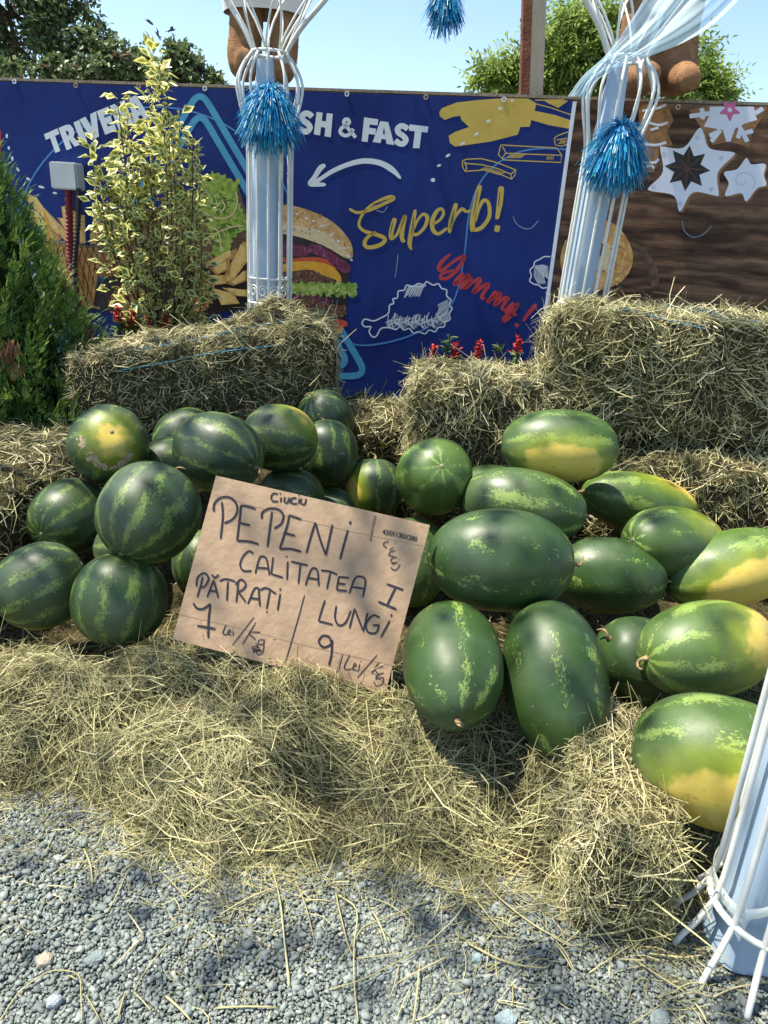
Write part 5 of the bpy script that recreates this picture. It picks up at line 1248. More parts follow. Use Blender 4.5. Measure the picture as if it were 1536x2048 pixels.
# ================================================================== raffia pompoms
RAF = attr_mat('raffia', [(0, (.006, .12, .32)), (.35, (.010, .22, .50)), (.6, (.015, .31, .58)), (.78, (.03, .40, .50)), (.9, (.14, .48, .46)), (1, (.66, .76, .70))], .4, .45, .2)
def pompom(c, w, h, seed, label, tuft=True, n=2400):
    g = np.random.default_rng(seed); c = np.array(c)
    root = empty('raffia_pompom', c, label, 'pompom', 'blue raffia pompoms on the arch')
    dr = g.normal(0, 1, (n, 3)) + np.array([0, -.25, -.15]); dr = unit(dr); R0 = w / 2
    ln_ = g.uniform(.72, 1.08, n)[:, None] * R0; kx = 1 + .25 * (h / w - 1)
    W_ = g.uniform(.0020, .0042, n); V = []; k_ = 6; sway = g.normal(0, .10, (n, 3))
    sd = unit(np.cross(dr + g.normal(0, .4, (n, 3)), [0.1, .2, 1.0]))
    for i in range(k_):
        t = i / (k_ - 1)
        p = c + dr * ln_ * t ** .85 * np.array([1, .8, 1.0]) + sway * ln_ * t * t + np.array([0, 0, -1.0]) * (ln_ * t * t * (h / w) * (.55 + .35 * (1 - np.abs(dr[:, 2:3]))))
        wv = (W_ * (1 if i else .4))[:, None] / 2
        V.append(p + sd * wv); V.append(p - sd * wv)
    V = np.stack(V, 1).reshape(-1, 3); kk = 2 * k_
    q = np.array([(2 * i, 2 * i + 1, 2 * i + 3, 2 * i + 2) for i in range(k_ - 1)])
    Fq = (q[None] + (np.arange(n) * kk)[:, None, None]).reshape(-1, 4)
    put('strands', mesh_np('strands', V, Fq, {'rnd': np.repeat(np.clip(g.beta(1.6, 1.9, n) + (g.random(n) < .05), 0, 1), kk)}), RAF, root)['kind'] = 'stuff'
    if tuft:
        m = 60; d = g.normal(0, .5, (m, 3)) + np.array([.25, -.3, 1.0]); d /= np.linalg.norm(d, axis=1)[:, None]
        put('tuft', straw_mesh('tuft', np.tile(c + np.array([0, 0, h * .1]), (m, 1)), d, g, (.03, .07), (.002, .004), 3.0, None, .2, np.clip(g.beta(2, 2, m), 0, 1)), RAF, root)['kind'] = 'stuff'
    return root
pompom(at_y(541, 198, 3.40), .265, .28, 41, 'blue raffia pompom tied to the left column neck')
pompom(at_y(1240, 272, 3.11), .255, .275, 42, 'blue raffia pompom tied to the right column neck')
ph = pompom(at_y(893, -8, 3.4), .175, .17, 43, 'blue raffia pompom hanging from the arch against the sky', False, 700)
pc = at_y(893, -8, 3.4)
CORD = mottled('dark_cord', (.02, .03, .06), (.05, .06, .09), 50)
mb = MB(); mb.tube([pc, pc + np.array([0.0, 0, .60])], .0015, 5); put('cord', mb.mesh('cord'), CORD, ph)
mb = MB(); mb.tube([at_y(890, 20, 3.4), at_y(892, 88, 3.4)], .0014, 5); put('cord', mb.mesh('cord'), CORD, ph)

# ================================================================== plush bears hanging above the banner
PLUSH = mottled('plush_brown', (.24, .125, .06), (.36, .205, .11), 30, .95, .05, .8, 260, 6)
FUR = attr_mat('plush_pile', [(0, (.17, .085, .04)), (.5, (.32, .175, .09)), (1, (.46, .29, .17))], .9, .1)
CLOTH = mottled('white_cotton', (.66, .64, .60), (.74, .72, .69), 10, .9, .1, .3, 200)
def plush(chains, base, label, seed, shorts=None):
    bm = bmesh.new()
    for pts, rr in chains:
        P_ = smooth_path(pts, 5); R_ = np.interp(np.linspace(0, 1, len(P_)), np.linspace(0, 1, len(rr)), rr)
        V, Fc = tube(P_, R_, 20, True); vs_ = [bm.verts.new(tuple(map(float, v))) for v in V]
        for f in Fc: bm.faces.new([vs_[i] for i in f])
        for c, r_ in ((P_[0], R_[0]), (P_[-1], R_[-1])):
            bmesh.ops.create_icosphere(bm, subdivisions=3, radius=r_, matrix=Matrix.Translation([float(q) for q in c]))
    me = bpy.data.meshes.new('tmp'); bm.to_mesh(me); bm.free()
    t = bpy.data.objects.new('tmp', me); COL.objects.link(t)
    md = t.modifiers.new('r', 'REMESH'); md.mode = 'VOXEL'; md.voxel_size = .011
    sm_ = t.modifiers.new('s', 'SMOOTH'); sm_.iterations = 6
    dg = bpy.context.evaluated_depsgraph_get(); me2 = bpy.data.meshes.new_from_object(t.evaluated_get(dg)); bpy.data.objects.remove(t)
    me2.polygons.foreach_set('use_smooth', [True] * len(me2.polygons)); me2.materials.clear()
    root = empty('plush_bear', base, label, 'plush bear', 'plush bears hung on the arch')
    V = np.array([v.co[:] for v in me2.vertices]); me2.calc_loop_triangles(); T = np.array([l.vertices[:] for l in me2.loop_triangles])
    g = np.random.default_rng(seed)
    P_, N_ = tri_sample(V, T, 9000, g)
    me2.name = 'body'; bdy = put('body', me2, PLUSH, root)
    put('pile', straw_mesh('pile', P_, N_, g, (.008, .014), (.0012, .0022), .5, (np.array([0, 0, -1.0]), .35), .1), FUR, bdy)['kind'] = 'stuff'
    if shorts:
        V = []; Fc = []
        n = 28
        for (z, rx, ry, c) in shorts:
            for k in range(n):
                q = 2 * math.pi * k / n; f_ = 1 + .02 * math.sin(5 * q + z * 30)
                V.append(np.array(c) + np.array([rx * math.cos(q) * f_, ry * math.sin(q) * f_, z]))
        for i in range(len(shorts) - 1):
            for k in range(n): Fc.append((i * n + k, i * n + (k + 1) % n, (i + 1) * n + (k + 1) % n, (i + 1) * n + k))
        put('shorts', mesh_py('shorts', V, Fc, True), CLOTH, root)
    return root
by = 3.95
q = lambda u, v, y=by: at_y(u, v, y)
hipc = q(527, -80)
plush([([q(497, -60), q(494, 10), q(492, 60), q(489, 100), q(492, 124)], [.082, .082, .080, .078, .084, .086]), ([q(560, -60), q(567, 10), q(569, 60), q(567, 105), q(562, 138)], [.076, .076, .072, .068, .070, .070]),
       ([q(492, 124), q(497, 126, by - .06)], [.084, .066]), ([q(562, 138), q(565, 138, by - .06)], [.070, .06]), ([hipc, hipc + np.array([0, 0, .25]), hipc + np.array([0, 0, .5])], [.165, .20, .15])],
      q(527, 140), 'plush bear in white shorts dangling its legs behind the left column', 51,
      [(q(527, 30)[2] - hipc[2], .190, .125, hipc), (q(527, 22)[2] - hipc[2], .192, .13, hipc), (-.12, .196, .17, hipc), (0, .20, .19, hipc), (.10, .205, .21, hipc), (.16, .21, .21, hipc)])
by = 3.72
hip2 = q(1330, -110)
plush([([q(1378, -60), q(1366, 10), q(1358, 60), q(1354, 110), q(1352, 148)], [.10, .098, .092, .09, .096, .098]), ([q(1276, -60), q(1290, -10), q(1280, 40), q(1270, 80), q(1276, 120), q(1276, 158)], [.10, .075, .082, .072, .08, .085]),
       ([q(1350, 145), q(1376, 158, by - .01)], [.088, .056]), ([q(1276, 158), q(1296, 150, by - .02)], [.08, .055]), ([hip2, hip2 + np.array([0, 0, .3])], [.2, .22])],
      q(1330, 185), 'bare legged tan plush bear dangling above the brown banner', 52)

# ================================================================== sheer drape
def drape_material():
    m = bpy.data.materials.new('sheer_tulle'); nt, nd, ln = nodes(m)
    d = nd.new('ShaderNodeBsdfDiffuse'); d.inputs[0].default_value = (.58, .74, .82, 1)
    t = nd.new('ShaderNodeBsdfTranslucent'); t.inputs[0].default_value = (.62, .78, .86, 1)
    tr = nd.new('ShaderNodeBsdfTransparent'); tr.inputs[0].default_value = (.90, .96, 1, 1)
    m1 = nd.new('ShaderNodeMixShader'); m1.inputs[0].default_value = .5; ln.new(d.outputs[0], m1.inputs[1]); ln.new(t.outputs[0], m1.inputs[2])
    m2 = nd.new('ShaderNodeMixShader'); m2.inputs[0].default_value = .60; ln.new(tr.outputs[0], m2.inputs[1]); ln.new(m1.outputs[0], m2.inputs[2])
    o = nd.new('ShaderNodeOutputMaterial'); ln.new(m2.outputs[0], o.inputs[0]); return m
def drape():
    E1 = smooth_path([(1136, 193), (1167, 150), (1211, 110), (1241, 73), (1277, 20), (1310, -40), (1360, -130)], 8)
    E2 = smooth_path([(1174, 193), (1192, 163), (1235, 138), (1300, 112), (1375, 78), (1447, 27), (1560, -90)], 8)
    n = len(E1); m_ = 26; V = []
    for i in range(n):
        t = i / (n - 1); y = np.interp(t, [0, .15, .33, 1], [3.05, 3.06, 3.10, 2.55])
        for j in range(m_ + 1):
            s = j / m_; e = E1[i] * (1 - s) + E2[i] * s
            amp = .035 * min(1, .25 + t)
            yy = y + amp * math.sin(s * 17 + t * 3) + .5 * amp * math.sin(s * 31 - t * 5)
            V.append(at_y(e[0], e[1] + 5 * math.sin(s * 9 + t * 7) * t, yy))
    Fc = [(i * (m_ + 1) + j, (i + 1) * (m_ + 1) + j, (i + 1) * (m_ + 1) + j + 1, i * (m_ + 1) + j + 1) for i in range(n - 1) for j in range(m_)]
    tag(link('sheer_drape', mesh_py('sheer_drape', V, Fc, True), None, drape_material()), 'sheer pale blue drape tied across the right column neck', 'drape')
drape()

# ================================================================== wooden post and pole behind the fence
POSTM = mottled('post_pale_wood', (.42, .35, .24), (.56, .48, .36), 10, .8, .2, .4, 50, 5, (20, 20, 1.5)); RUST = mottled('post_rust', (.10, .035, .02), (.19, .07, .04), 14, .8, .2, .4, 60)
pr = empty('timber_post', (at_y(1062, 180, 4.48)[0], 4.48, 0), 'pale timber post with rusty brown edge rising behind the fence', 'post')
p0, p1 = at_y(1064, 195, 4.48), at_y(1073, -60, 4.48); d_ = (p1 - p0) / (p1[2] - p0[2]); g0 = p0 - d_ * p0[2]
mb = MB(); V = []
for z in (0, p1[2]):
    c = g0 + d_ * z
    V += [c + np.array(o) for o in ((-.022, -.04, 0), (.052, -.04, 0), (.052, .05, 0), (-.022, .05, 0))]
mb.add(V, [(0, 1, 5, 4), (1, 2, 6, 5), (2, 3, 7, 6), (3, 0, 4, 7), (4, 5, 6, 7)]); put('timber', mb.mesh('timber'), POSTM, pr)
mb = MB(); V = []
for z in (0, p1[2]):
    c = g0 + d_ * z
    V += [c + np.array(o) for o in ((-.066, -.03, 0), (-.0235, -.045, 0), (-.0235, .05, 0), (-.066, .05, 0))]
mb.add(V, [(0, 1, 5, 4), (1, 2, 6, 5), (2, 3, 7, 6), (3, 0, 4, 7), (4, 5, 6, 7)]); put('steel_angle', mb.mesh('steel_angle'), RUST, pr)
pb = at_y(1083, 110, 6.0); mb = MB(); mb.tube([(pb[0], 6.0, 0), (pb[0] + .02, 6.0, 1.5), (at_y(1091, -40, 6.0)[0], 6.0, at_y(1091, -40, 6.0)[2])], [.018, .016, .008], 8)
tag(link('pole', mb.mesh('pole', True), None, CORD), 'thin dark aerial pole beside the timber post', 'pole')

# ================================================================== junction box and conduits
BOXM = mottled('grey_plastic', (.46, .48, .47), (.54, .56, .55), 8, .5, .3)
jb = empty('junction_box', FP.hit(152, 378, .05), 'pale grey junction box fixed to the blue banner with two conduits', 'junction box')
rotF = np.array([FD, -FN, [0, 0, 1]]).T
c = FP.hit(146, 354, .055)
bm = bmesh.new(); bmesh.ops.create_cube(bm, size=1)
bmesh.ops.scale(bm, vec=(.165, .09, .145), verts=bm.verts); bmesh.ops.bevel(bm, geom=bm.edges[:], offset=.008, segments=2, affect='EDGES')
me = bpy.data.meshes.new('housing'); bm.to_mesh(me); bm.free()
me.transform(Matrix([[float(x) for x in r] for r in rotF]).to_4x4()); me.transform(Matrix.Translation([float(x) for x in c])); hsg = put('housing', me, BOXM, jb)
cl = FP.hit(146, 354, .103); bm = bmesh.new(); bmesh.ops.create_cube(bm, size=1); bmesh.ops.scale(bm, vec=(.152, .008, .132), verts=bm.verts)
me = bpy.data.meshes.new('lid'); bm.to_mesh(me); bm.free(); me.transform(Matrix([[float(x) for x in r] for r in rotF]).to_4x4()); me.transform(Matrix.Translation([float(x) for x in cl])); put('lid', me, BOXM, hsg)
def conduit(px, mat, r, off):
    P_ = []
    for (u, v) in smooth_path(px, 10): P_.append(FP.hit(u, v, off))
    P_ = np.array(P_); Ls = np.concatenate([[0], np.cumsum(np.linalg.norm(np.diff(P_, axis=0), axis=1))]); m_ = int(Ls[-1] / .0055)
    S_ = np.linspace(0, Ls[-1], m_); Q = np.stack([np.interp(S_, Ls, P_[:, i]) for i in range(3)], 1); rr = r * (1 + .13 * np.where((np.arange(m_) // 2) % 2 == 0, 1, -1))
    mb = MB(); mb.tube(Q, rr, 9, True); put('conduit', mb.mesh('conduit', False), mat, jb)
conduit([(147, 378), (148, 430), (150, 500), (158, 570), (172, 625), (186, 670), (196, 800)], mottled('conduit_red', (.16, .012, .02), (.24, .022, .03), 30, .4, .4), .022, .05)
conduit([(173, 378), (172, 440), (167, 500), (164, 560), (168, 620), (174, 670), (180, 800)], mottled('conduit_black', (.012, .012, .018), (.025, .025, .032), 30, .4, .4), .015, .085)

# ================================================================== plants
def blades_along(name, base, dirs, nrm, length, width, rnd):
    """two-quad pointed leaves, creased along the midrib"""
    n = len(base); S = np.cross(dirs, nrm); S /= np.linalg.norm(S, axis=1)[:, None] + 1e-9; U = np.cross(S, dirs)
    L = length[:, None]; W = width[:, None]
    v = [base, base + dirs * L * .45 + S * W * .5 + U * W * .16, base + dirs * L * .5 - U * W * .05, base + dirs * L * .45 - S * W * .5 + U * W * .16, base + dirs * L - U * L * .08]
    V = np.stack(v, 1).reshape(-1, 3)
    q = np.array([(0, 1, 2), (0, 2, 3), (1, 4, 2), (2, 4, 3)])
    Fq = (q[None] + (np.arange(n) * 5)[:, None, None]).reshape(-1, 3)
    return mesh_np(name, V, Fq, {'rnd': np.repeat(rnd, 5), 'rim': np.tile([.9, 1.0, 0.0, 1.0, 1.0], n)})
BARK = mottled('bark', (.06, .042, .028), (.14, .10, .07), 12, .9, .1, .8, 40)
# --- variegated shrub
def variegated():
    m = bpy.data.materials.new('variegated_leaf'); nt, nd, ln = nodes(m); b, o = principled(nd, ln, .4, .4)
    a = nd.new('ShaderNodeAttribute'); a.attribute_name = 'rim'; r = nd.new('ShaderNodeAttribute'); r.attribute_name = 'rnd'
    gr = ramp(nd, [(0, (.06, .11, .025)), (.5, (.14, .20, .04)), (1, (.30, .34, .07))]); ln.new(r.outputs['Fac'], gr.inputs[0])
    cr_ = ramp(nd, [(0, (.62, .60, .24)), (.6, (.76, .71, .24)), (1, (.80, .70, .20))]); ln.new(r.outputs['Fac'], cr_.inputs[0])
    f = nd.new('ShaderNodeMapRange'); f.interpolation_type = 'SMOOTHSTEP'; f.inputs['From Min'].default_value = .45; f.inputs['From Max'].default_value = .72
    tc = nd.new('ShaderNodeTexCoord'); n = nd.new('ShaderNodeTexNoise'); n.inputs['Scale'].default_value = 90; ln.new(tc.outputs['Object'], n.inputs['Vector'])
    ln.new(M(nd, ln, 'ADD', a.outputs['Fac'], M(nd, ln, 'MULTIPLY', M(nd, ln, 'SUBTRACT', n.outputs[0], .5), .6)), f.inputs['Value'])
    col = mixc(nd, ln, f.outputs[0], gr.outputs[0], cr_.outputs[0]); ln.new(col, b.inputs['Base Color'])
    t = nd.new('ShaderNodeBsdfTranslucent'); ln.new(col, t.inputs[0]); mx = nd.new('ShaderNodeMixShader'); mx.inputs[0].default_value = .3
    ln.new(b.outputs[0], mx.inputs[1]); ln.new(t.outputs[0], mx.inputs[2]); ln.new(mx.outputs[0], o.inputs[0]); return m
VAR = variegated()
def shrub():
    g = np.random.default_rng(61); Y0 = 3.92
    base = at_y(322, 690, Y0); root = empty('variegated_shrub', (base[0], Y0, .62), 'cream edged variegated shrub rising in front of the blue banner', 'shrub')
    tips = [(306, 100), (322, 130), (338, 175), (225, 185), (248, 225), (172, 275), (195, 330), (262, 290), (365, 225), (395, 285), (412, 335), (300, 340), (185, 375), (405, 400), (240, 400), (415, 465), (250, 450), (395, 520), (262, 520), (420, 560), (245, 570), (400, 610), (250, 625), (330, 420), (350, 520), (300, 500), (352, 300), (285, 250), (220, 300), (380, 360), (300, 200), (340, 610), (295, 600), (230, 350), (370, 450)]
    Bp, Bd, Bn = [], [], []
    for k, (u, v) in enumerate(tips):
        u = 302 + (u - 302) * .90
        y = Y0 + g.uniform(-.16, .14); tip = at_y(u, v, y); b0 = base + np.array([g.normal(0, .02), g.normal(0, .02), 0]); b0[2] = .60
        mid = b0 * .45 + tip * .55; mid[0] = base[0] + (tip[0] - base[0]) * .8; mid[2] = b0[2] + (tip[2] - b0[2]) * .5
        P_ = np.array(smooth_path([b0, mid, tip], 10))
        mb = MB(); mb.tube(P_, np.linspace(.0075, .0018, len(P_)), 5); put('stem', mb.mesh('stem'), BARK, root)
        ln_ = np.linalg.norm(tip - b0); m_ = int(28 + 42 * min(ln_, 1.2) * .9)
        t = g.uniform(max(.15, 1 - .55 / max(ln_, .3)), 1.0, m_); idx = t * (len(P_) - 1); i0 = np.minimum(idx.astype(int), len(P_) - 2); fr_2 = (idx - i0)[:, None]
        pp = P_[i0] * (1 - fr_2) + P_[i0 + 1] * fr_2; ax = unit(P_[i0 + 1] - P_[i0])
        dd = unit(g.normal(0, 1, (m_, 3)) * np.array([1, .9, .6]) + ax * .28)
        sp = .10 * (1.15 - t)[:, None] + .012
        Bp.append(pp + dd * g.uniform(0, 1, (m_, 1)) * sp); Bd.append(dd); Bn.append(unit(np.array([-.2, -.75, .9]) + g.normal(0, .5, (m_, 3))))
    Bp, Bd, Bn = map(np.concatenate, (Bp, Bd, Bn)); n = len(Bp)
    Lg = g.uniform(.034, .084, n); Wd = Lg * g.uniform(.44, .58, n); rn = np.clip(g.beta(2, 2, n) * .75 + np.clip((Bp[:, 2] - 1.2) * .35, -.2, .35), 0, 1)
    big = np.argsort(-Lg * (1 + .5 * (Bp[:, 1] < Y0)))[:300]; rest = np.setdiff1d(np.arange(n), big)
    put('foliage', blades_along('foliage', Bp[rest], Bd[rest], Bn[rest], Lg[rest], Wd[rest], rn[rest]), VAR, root)['kind'] = 'stuff'
    for i in big: put('leaf', blades_along('leaf', Bp[i:i + 1], Bd[i:i + 1], Bn[i:i + 1], Lg[i:i + 1], Wd[i:i + 1], rn[i:i + 1]), VAR, root)
shrub()
# --- thuja
THU = attr_mat('thuja_scale', [(0, (.022, .05, .014)), (.4, (.07, .15, .03)), (.75, (.16, .27, .055)), (1, (.28, .38, .09))], .55, .3, .2)
DRYT = mottled('thuja_dry', (.16, .075, .035), (.28, .14, .07), 40, .9)
def thuja():
    g = np.random.default_rng(71); cx, cy = -1.80, 3.22; zt = 1.62; zb = .12
    root = empty('thuja', (cx, cy, 0), 'dark green conical thuja at the left picture edge', 'conifer')
    def rad(z): return np.interp(z, [zb, .35, .55, .8, 1.1, 1.35, zt], [.40, .52, .47, .39, .27, .15, .02])
    mb = MB(); mb.tube([(cx, cy, 0), (cx, cy, .8), (cx, cy, 1.5)], [.035, .025, .006], 8); put('trunk', mb.mesh('trunk'), BARK, root)
    n = 9500; z = zb + (zt - zb) * (1 - np.sqrt(g.random(n))) ; th = g.uniform(0, 2 * math.pi, n)
    lump = 1 + .09 * np.sin(th * 5 + z * 9) + .10 * np.sin(th * 11 - z * 21)
    r_ = rad(z) * lump * np.sqrt(g.uniform(.55, 1.0, n))
    P_ = np.stack([cx + r_ * np.cos(th), cy + r_ * np.sin(th), z], 1)
    out = np.stack([np.cos(th), np.sin(th), np.zeros(n)], 1)
    D0 = unit(out * .55 + np.array([0, 0, .85]) + g.normal(0, .28, (n, 3)))
    tang = unit(np.cross(D0, unit(out + g.normal(0, .6, (n, 3)))))     # fan plane
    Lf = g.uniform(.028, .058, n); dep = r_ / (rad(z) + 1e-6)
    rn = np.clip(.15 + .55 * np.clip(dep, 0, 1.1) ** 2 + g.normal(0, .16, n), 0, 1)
    B_l, D_l, N_l, L_l, W_l, R_l = [], [], [], [], [], []
    for k in range(9):
        t = (k // 2) * .22; s = (0 if k == 8 else (1 if k % 2 else -1))
        b0 = P_ + D0 * (Lf * t)[:, None]; d = unit(D0 + tang * s * .9 + g.normal(0, .12, (n, 3))); l = Lf * ((.62 - .1 * (k // 2)) if k < 8 else 1.05)
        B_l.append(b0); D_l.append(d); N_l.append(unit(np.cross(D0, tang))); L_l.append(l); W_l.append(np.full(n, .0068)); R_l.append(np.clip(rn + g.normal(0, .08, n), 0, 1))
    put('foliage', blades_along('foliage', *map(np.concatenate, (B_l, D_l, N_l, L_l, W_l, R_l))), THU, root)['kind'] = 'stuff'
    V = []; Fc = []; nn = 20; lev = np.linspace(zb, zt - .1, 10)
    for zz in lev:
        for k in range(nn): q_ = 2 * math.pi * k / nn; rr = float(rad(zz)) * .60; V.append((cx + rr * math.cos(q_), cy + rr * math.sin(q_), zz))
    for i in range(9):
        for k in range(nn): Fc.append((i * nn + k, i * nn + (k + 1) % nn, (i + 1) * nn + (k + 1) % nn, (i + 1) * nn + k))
    put('dark_core', mesh_py('dark_core', V, Fc, True), mottled('thuja_inner', (.012, .022, .008), (.035, .05, .018), 40, .95, .05, 1, 90), root)  # solid dark cone, its colour standing in for shade inside the foliage
    m_ = 160; cs = np.array([at_y(12, 700, 2.86), at_y(22, 690, 2.86), at_y(33, 735, 2.84)])[g.integers(0, 3, 160)]
    B2 = cs + g.normal(0, .014, (m_, 3)); D2 = unit(np.array([0, -.2, -1.0]) + g.normal(0, .3, (m_, 3)))
    put('dry_frond', blades_along('dry_frond', B2, D2, unit(g.normal(0, 1, (m_, 3))), g.uniform(.03, .05, m_), np.full(m_, .008), g.random(m_)), DRYT, root)['kind'] = 'stuff'
thuja()
# --- planters and salvia
PLANT = mottled('planter_board', (.34, .27, .18), (.48, .39, .28), 8, .85, .15, .5, 60, 5, (2, 2, 14))
SOIL = mottled('soil', (.03, .02, .014), (.07, .05, .035), 30, .95, .05, 1, 60)
def planter(x0, x1, y0, y1, ztop_, label):
    root = empty('planter_box', ((x0 + x1) / 2, (y0 + y1) / 2, 0), label, 'planter', 'wooden planters along the fence')
    cxp, cyp = (x0 + x1) / 2, (y0 + y1) / 2
    for k in range(4):
        zc = ztop_ * (k + .5) / 4; hz_ = ztop_ / 8 - .003
        for (c, h) in (((cxp, y0, zc), ((x1 - x0) / 2, .011, hz_)), ((cxp, y1, zc), ((x1 - x0) / 2, .011, hz_)), ((x0 + .0115, cyp, zc), (.011, (y1 - y0) / 2 - .013, hz_)), ((x1 - .0115, cyp, zc), (.011, (y1 - y0) / 2 - .013, hz_))):
            mb = MB(); mb.box(c, h); put('board', mb.mesh('board'), PLANT, root)
    mb = MB(); mb.box((cxp, cyp, ztop_ - .05), ((x1 - x0) / 2 - .03, (y1 - y0) / 2 - .03, .02)); put('soil', mb.mesh('soil'), SOIL, root)
planter(-1.66, -.80, 3.70, 3.98, .655, 'weathered wooden planter holding the variegated shrub')
planter(.30, 1.05, 3.62, 3.88, .56, 'wooden planter of red flowers behind the middle bale')
SALV = attr_mat('salvia_red', [(0, (.28, .012, .012)), (.6, (.50, .03, .025)), (1, (.62, .09, .07))], .6, .2, .15)
SLEAF = attr_mat('salvia_leaf', [(0, (.035, .075, .02)), (1, (.11, .20, .045))], .55, .3, .2)
def salvia(u, v, y, zb, label, seed, flowers=True, h=None, green=False):
    g = np.random.default_rng(seed); tip = at_y(u, v, y); root = empty('salvia_plant', (tip[0], y, zb), label, 'flower', 'bedding flowers along the fence')
    mb = MB(); mb.tube([(tip[0], y, zb), (tip[0], y, tip[2])], .003, 5); put('stem', mb.mesh('stem'), BARK, root)
    m_ = 60; hgt = tip[2] - zb
    B2 = np.stack([np.full(m_, tip[0]), np.full(m_, y), zb + hgt * g.uniform(.1, .95 if green else .7, m_)], 1); D2 = unit(g.normal(0, 1, (m_, 3)) * np.array([1, 1, .4]) + np.array([0, 0, .5]))
    put('leaves', blades_along('leaves', B2, D2, unit(np.array([0, -.3, 1]) + g.normal(0, .3, (m_, 3))), g.uniform(.035, .06, m_), g.uniform(.012, .02, m_), g.random(m_)), SLEAF, root)['kind'] = 'stuff'
    if flowers:
        m_ = 90; t = g.uniform(0, 1, m_); B2 = np.stack([tip[0] + g.normal(0, .008, m_), y + g.normal(0, .008, m_), tip[2] - .085 + .085 * t], 1); D2 = unit(g.normal(0, 1, (m_, 3)) * np.array([1, 1, .5]) + np.array([0, 0, .3]))
        put('petals', blades_along('petals', B2, D2, unit(g.normal(0, 1, (m_, 3))), g.uniform(.018, .034, m_) * (1.1 - .5 * t), g.uniform(.008, .014, m_), g.random(m_)), SALV, root)['kind'] = 'stuff'
for i, (u, v, lab) in enumerate(((236, 612, 'red salvia leftmost beside the variegated shrub'), (262, 622, 'red salvia second from left under the variegated shrub'), (292, 634, 'red salvia nearest the shrub stem base'), (330, 630, 'red salvia right of the shrub stem base'))):
    salvia(u, v, 3.80, .62, lab, 80 + i)
for i, (u, v, lab) in enumerate(((868, 690, 'red salvia leftmost above the middle bale'), (912, 684, 'red salvia right of the green sprig'), (958, 684, 'red salvia in the middle of the bale top'), (1038, 672, 'tallest red salvia beside the largest bale'))):
    salvia(u, v, 3.72, .52, lab, 90 + i)
salvia(898, 668, 3.74, .52, 'green leafy sprig standing above the middle bale', 97, False, green=True)
salvia(1000, 690, 3.80, .52, 'low dark green leaves between the red salvias', 98, False, green=True)

# ================================================================== trees
def tree(label, clumps, Y, trunk_px, n, lsize, mat, seed, compound=False, sub=14, trunk_r=.16, spread=.30):
    """clumps: (u, v, half width px, half height px); depth Y chosen from the usual height of such a tree"""
    g = np.random.default_rng(seed); sc = Y / F * 1.02
    b = at_y(trunk_px, 300, Y); root = empty('broadleaf_tree', (b[0], Y, 0), label, 'tree', 'trees beyond the fence')
    C_ = [(at_y(u, v, Y), a * sc, h * sc) for (u, v, a, h) in clumps]
    zlow = min(c[2] - h for c, a, h in C_); fork = np.array([b[0], Y, max(1.2, zlow * .7)])
    mb = MB(); mb.tube([(b[0], Y, 0), (b[0] + .05, Y, fork[2] * .5), fork], [trunk_r * 1.3, trunk_r, trunk_r * .85], 10); put('trunk', mb.mesh('trunk', True), BARK, root)
    area = np.array([a * h for c, a, h in C_]); cnt = (n * area / area.sum()).astype(int)
    Bp, Bd, Bn = [], [], []
    for (c, a, h), k in zip(C_, cnt):
        mid = fork * .5 + c * .5; mid[2] += .1; P_ = smooth_path([fork, mid, c], 5)
        mb = MB(); mb.tube(P_, np.linspace(trunk_r * .6, trunk_r * .16, len(P_)), 6); lmb = put('limb', mb.mesh('limb', True), BARK, root)
        d = unit(g.normal(0, 1, (sub, 3))) * g.uniform(.55, 1.0, (sub, 1)); sc_ = c + d * np.array([a, a * .9, h])
        mb = MB()
        for q_ in sc_: mb.tube(smooth_path([c, (c + q_) / 2 + np.array([0, 0, .05]), q_], 3), [trunk_r * .13] * 2 + [trunk_r * .1] * 2 + [trunk_r * .05] * 3, 4)
        put('twigs', mb.mesh('twigs'), BARK, lmb)['kind'] = 'stuff'
        w = g.integers(0, sub, k); r_ = np.abs(g.normal(0, spread, k)); dd = unit(g.normal(0, 1, (k, 3)))
        pp = sc_[w] + dd * (r_ * min(a, h))[:, None] * np.array([1.25, 1.25, .8])
        Bp.append(pp); Bd.append(unit(g.normal(0, 1, (k, 3)) + dd * .6 + np.array([0, 0, -.25]))); Bn.append(unit(g.normal(0, .6, (k, 3)) + np.array([0, 0, 1.0])))
    Bp, Bd, Bn = map(np.concatenate, (Bp, Bd, Bn)); m_ = len(Bp)
    rn = np.clip(g.beta(2, 2, m_), 0, 1)
    if compound:
        S = unit(np.cross(Bd, Bn)); L0 = g.uniform(.14, .24, m_); lst = [[], [], [], [], [], []]
        for k in range(9):
            t = .25 + .75 * (k // 2) / 4; s = 0 if k == 8 else (1 if k % 2 else -1)
            for a_l, val in zip(lst, (Bp + Bd * (L0 * t)[:, None], unit(Bd * .55 + S * s + np.array([0, 0, -.25])) if s else unit(Bd), Bn, np.full(m_, lsize), np.full(m_, lsize * .36), rn)): a_l.append(val)
        me = blades_along('crown', *map(np.concatenate, lst))
    else:
        me = blades_along('crown', Bp, Bd, Bn, g.uniform(.7, 1.3, m_) * lsize, g.uniform(.5, .8, m_) * lsize, rn)
    put('crown', me, mat, root)['kind'] = 'stuff'
LEAF_D = attr_mat('leaf_oak', [(0, (.05, .078, .03)), (.5, (.115, .16, .06)), (.85, (.19, .24, .10)), (1, (.27, .31, .15))], .45, .4, .35)
LEAF_L = attr_mat('leaf_ailanthus', [(0, (.10, .16, .035)), (.5, (.21, .30, .06)), (.85, (.34, .43, .10)), (1, (.46, .48, .14))], .5, .35, .5)
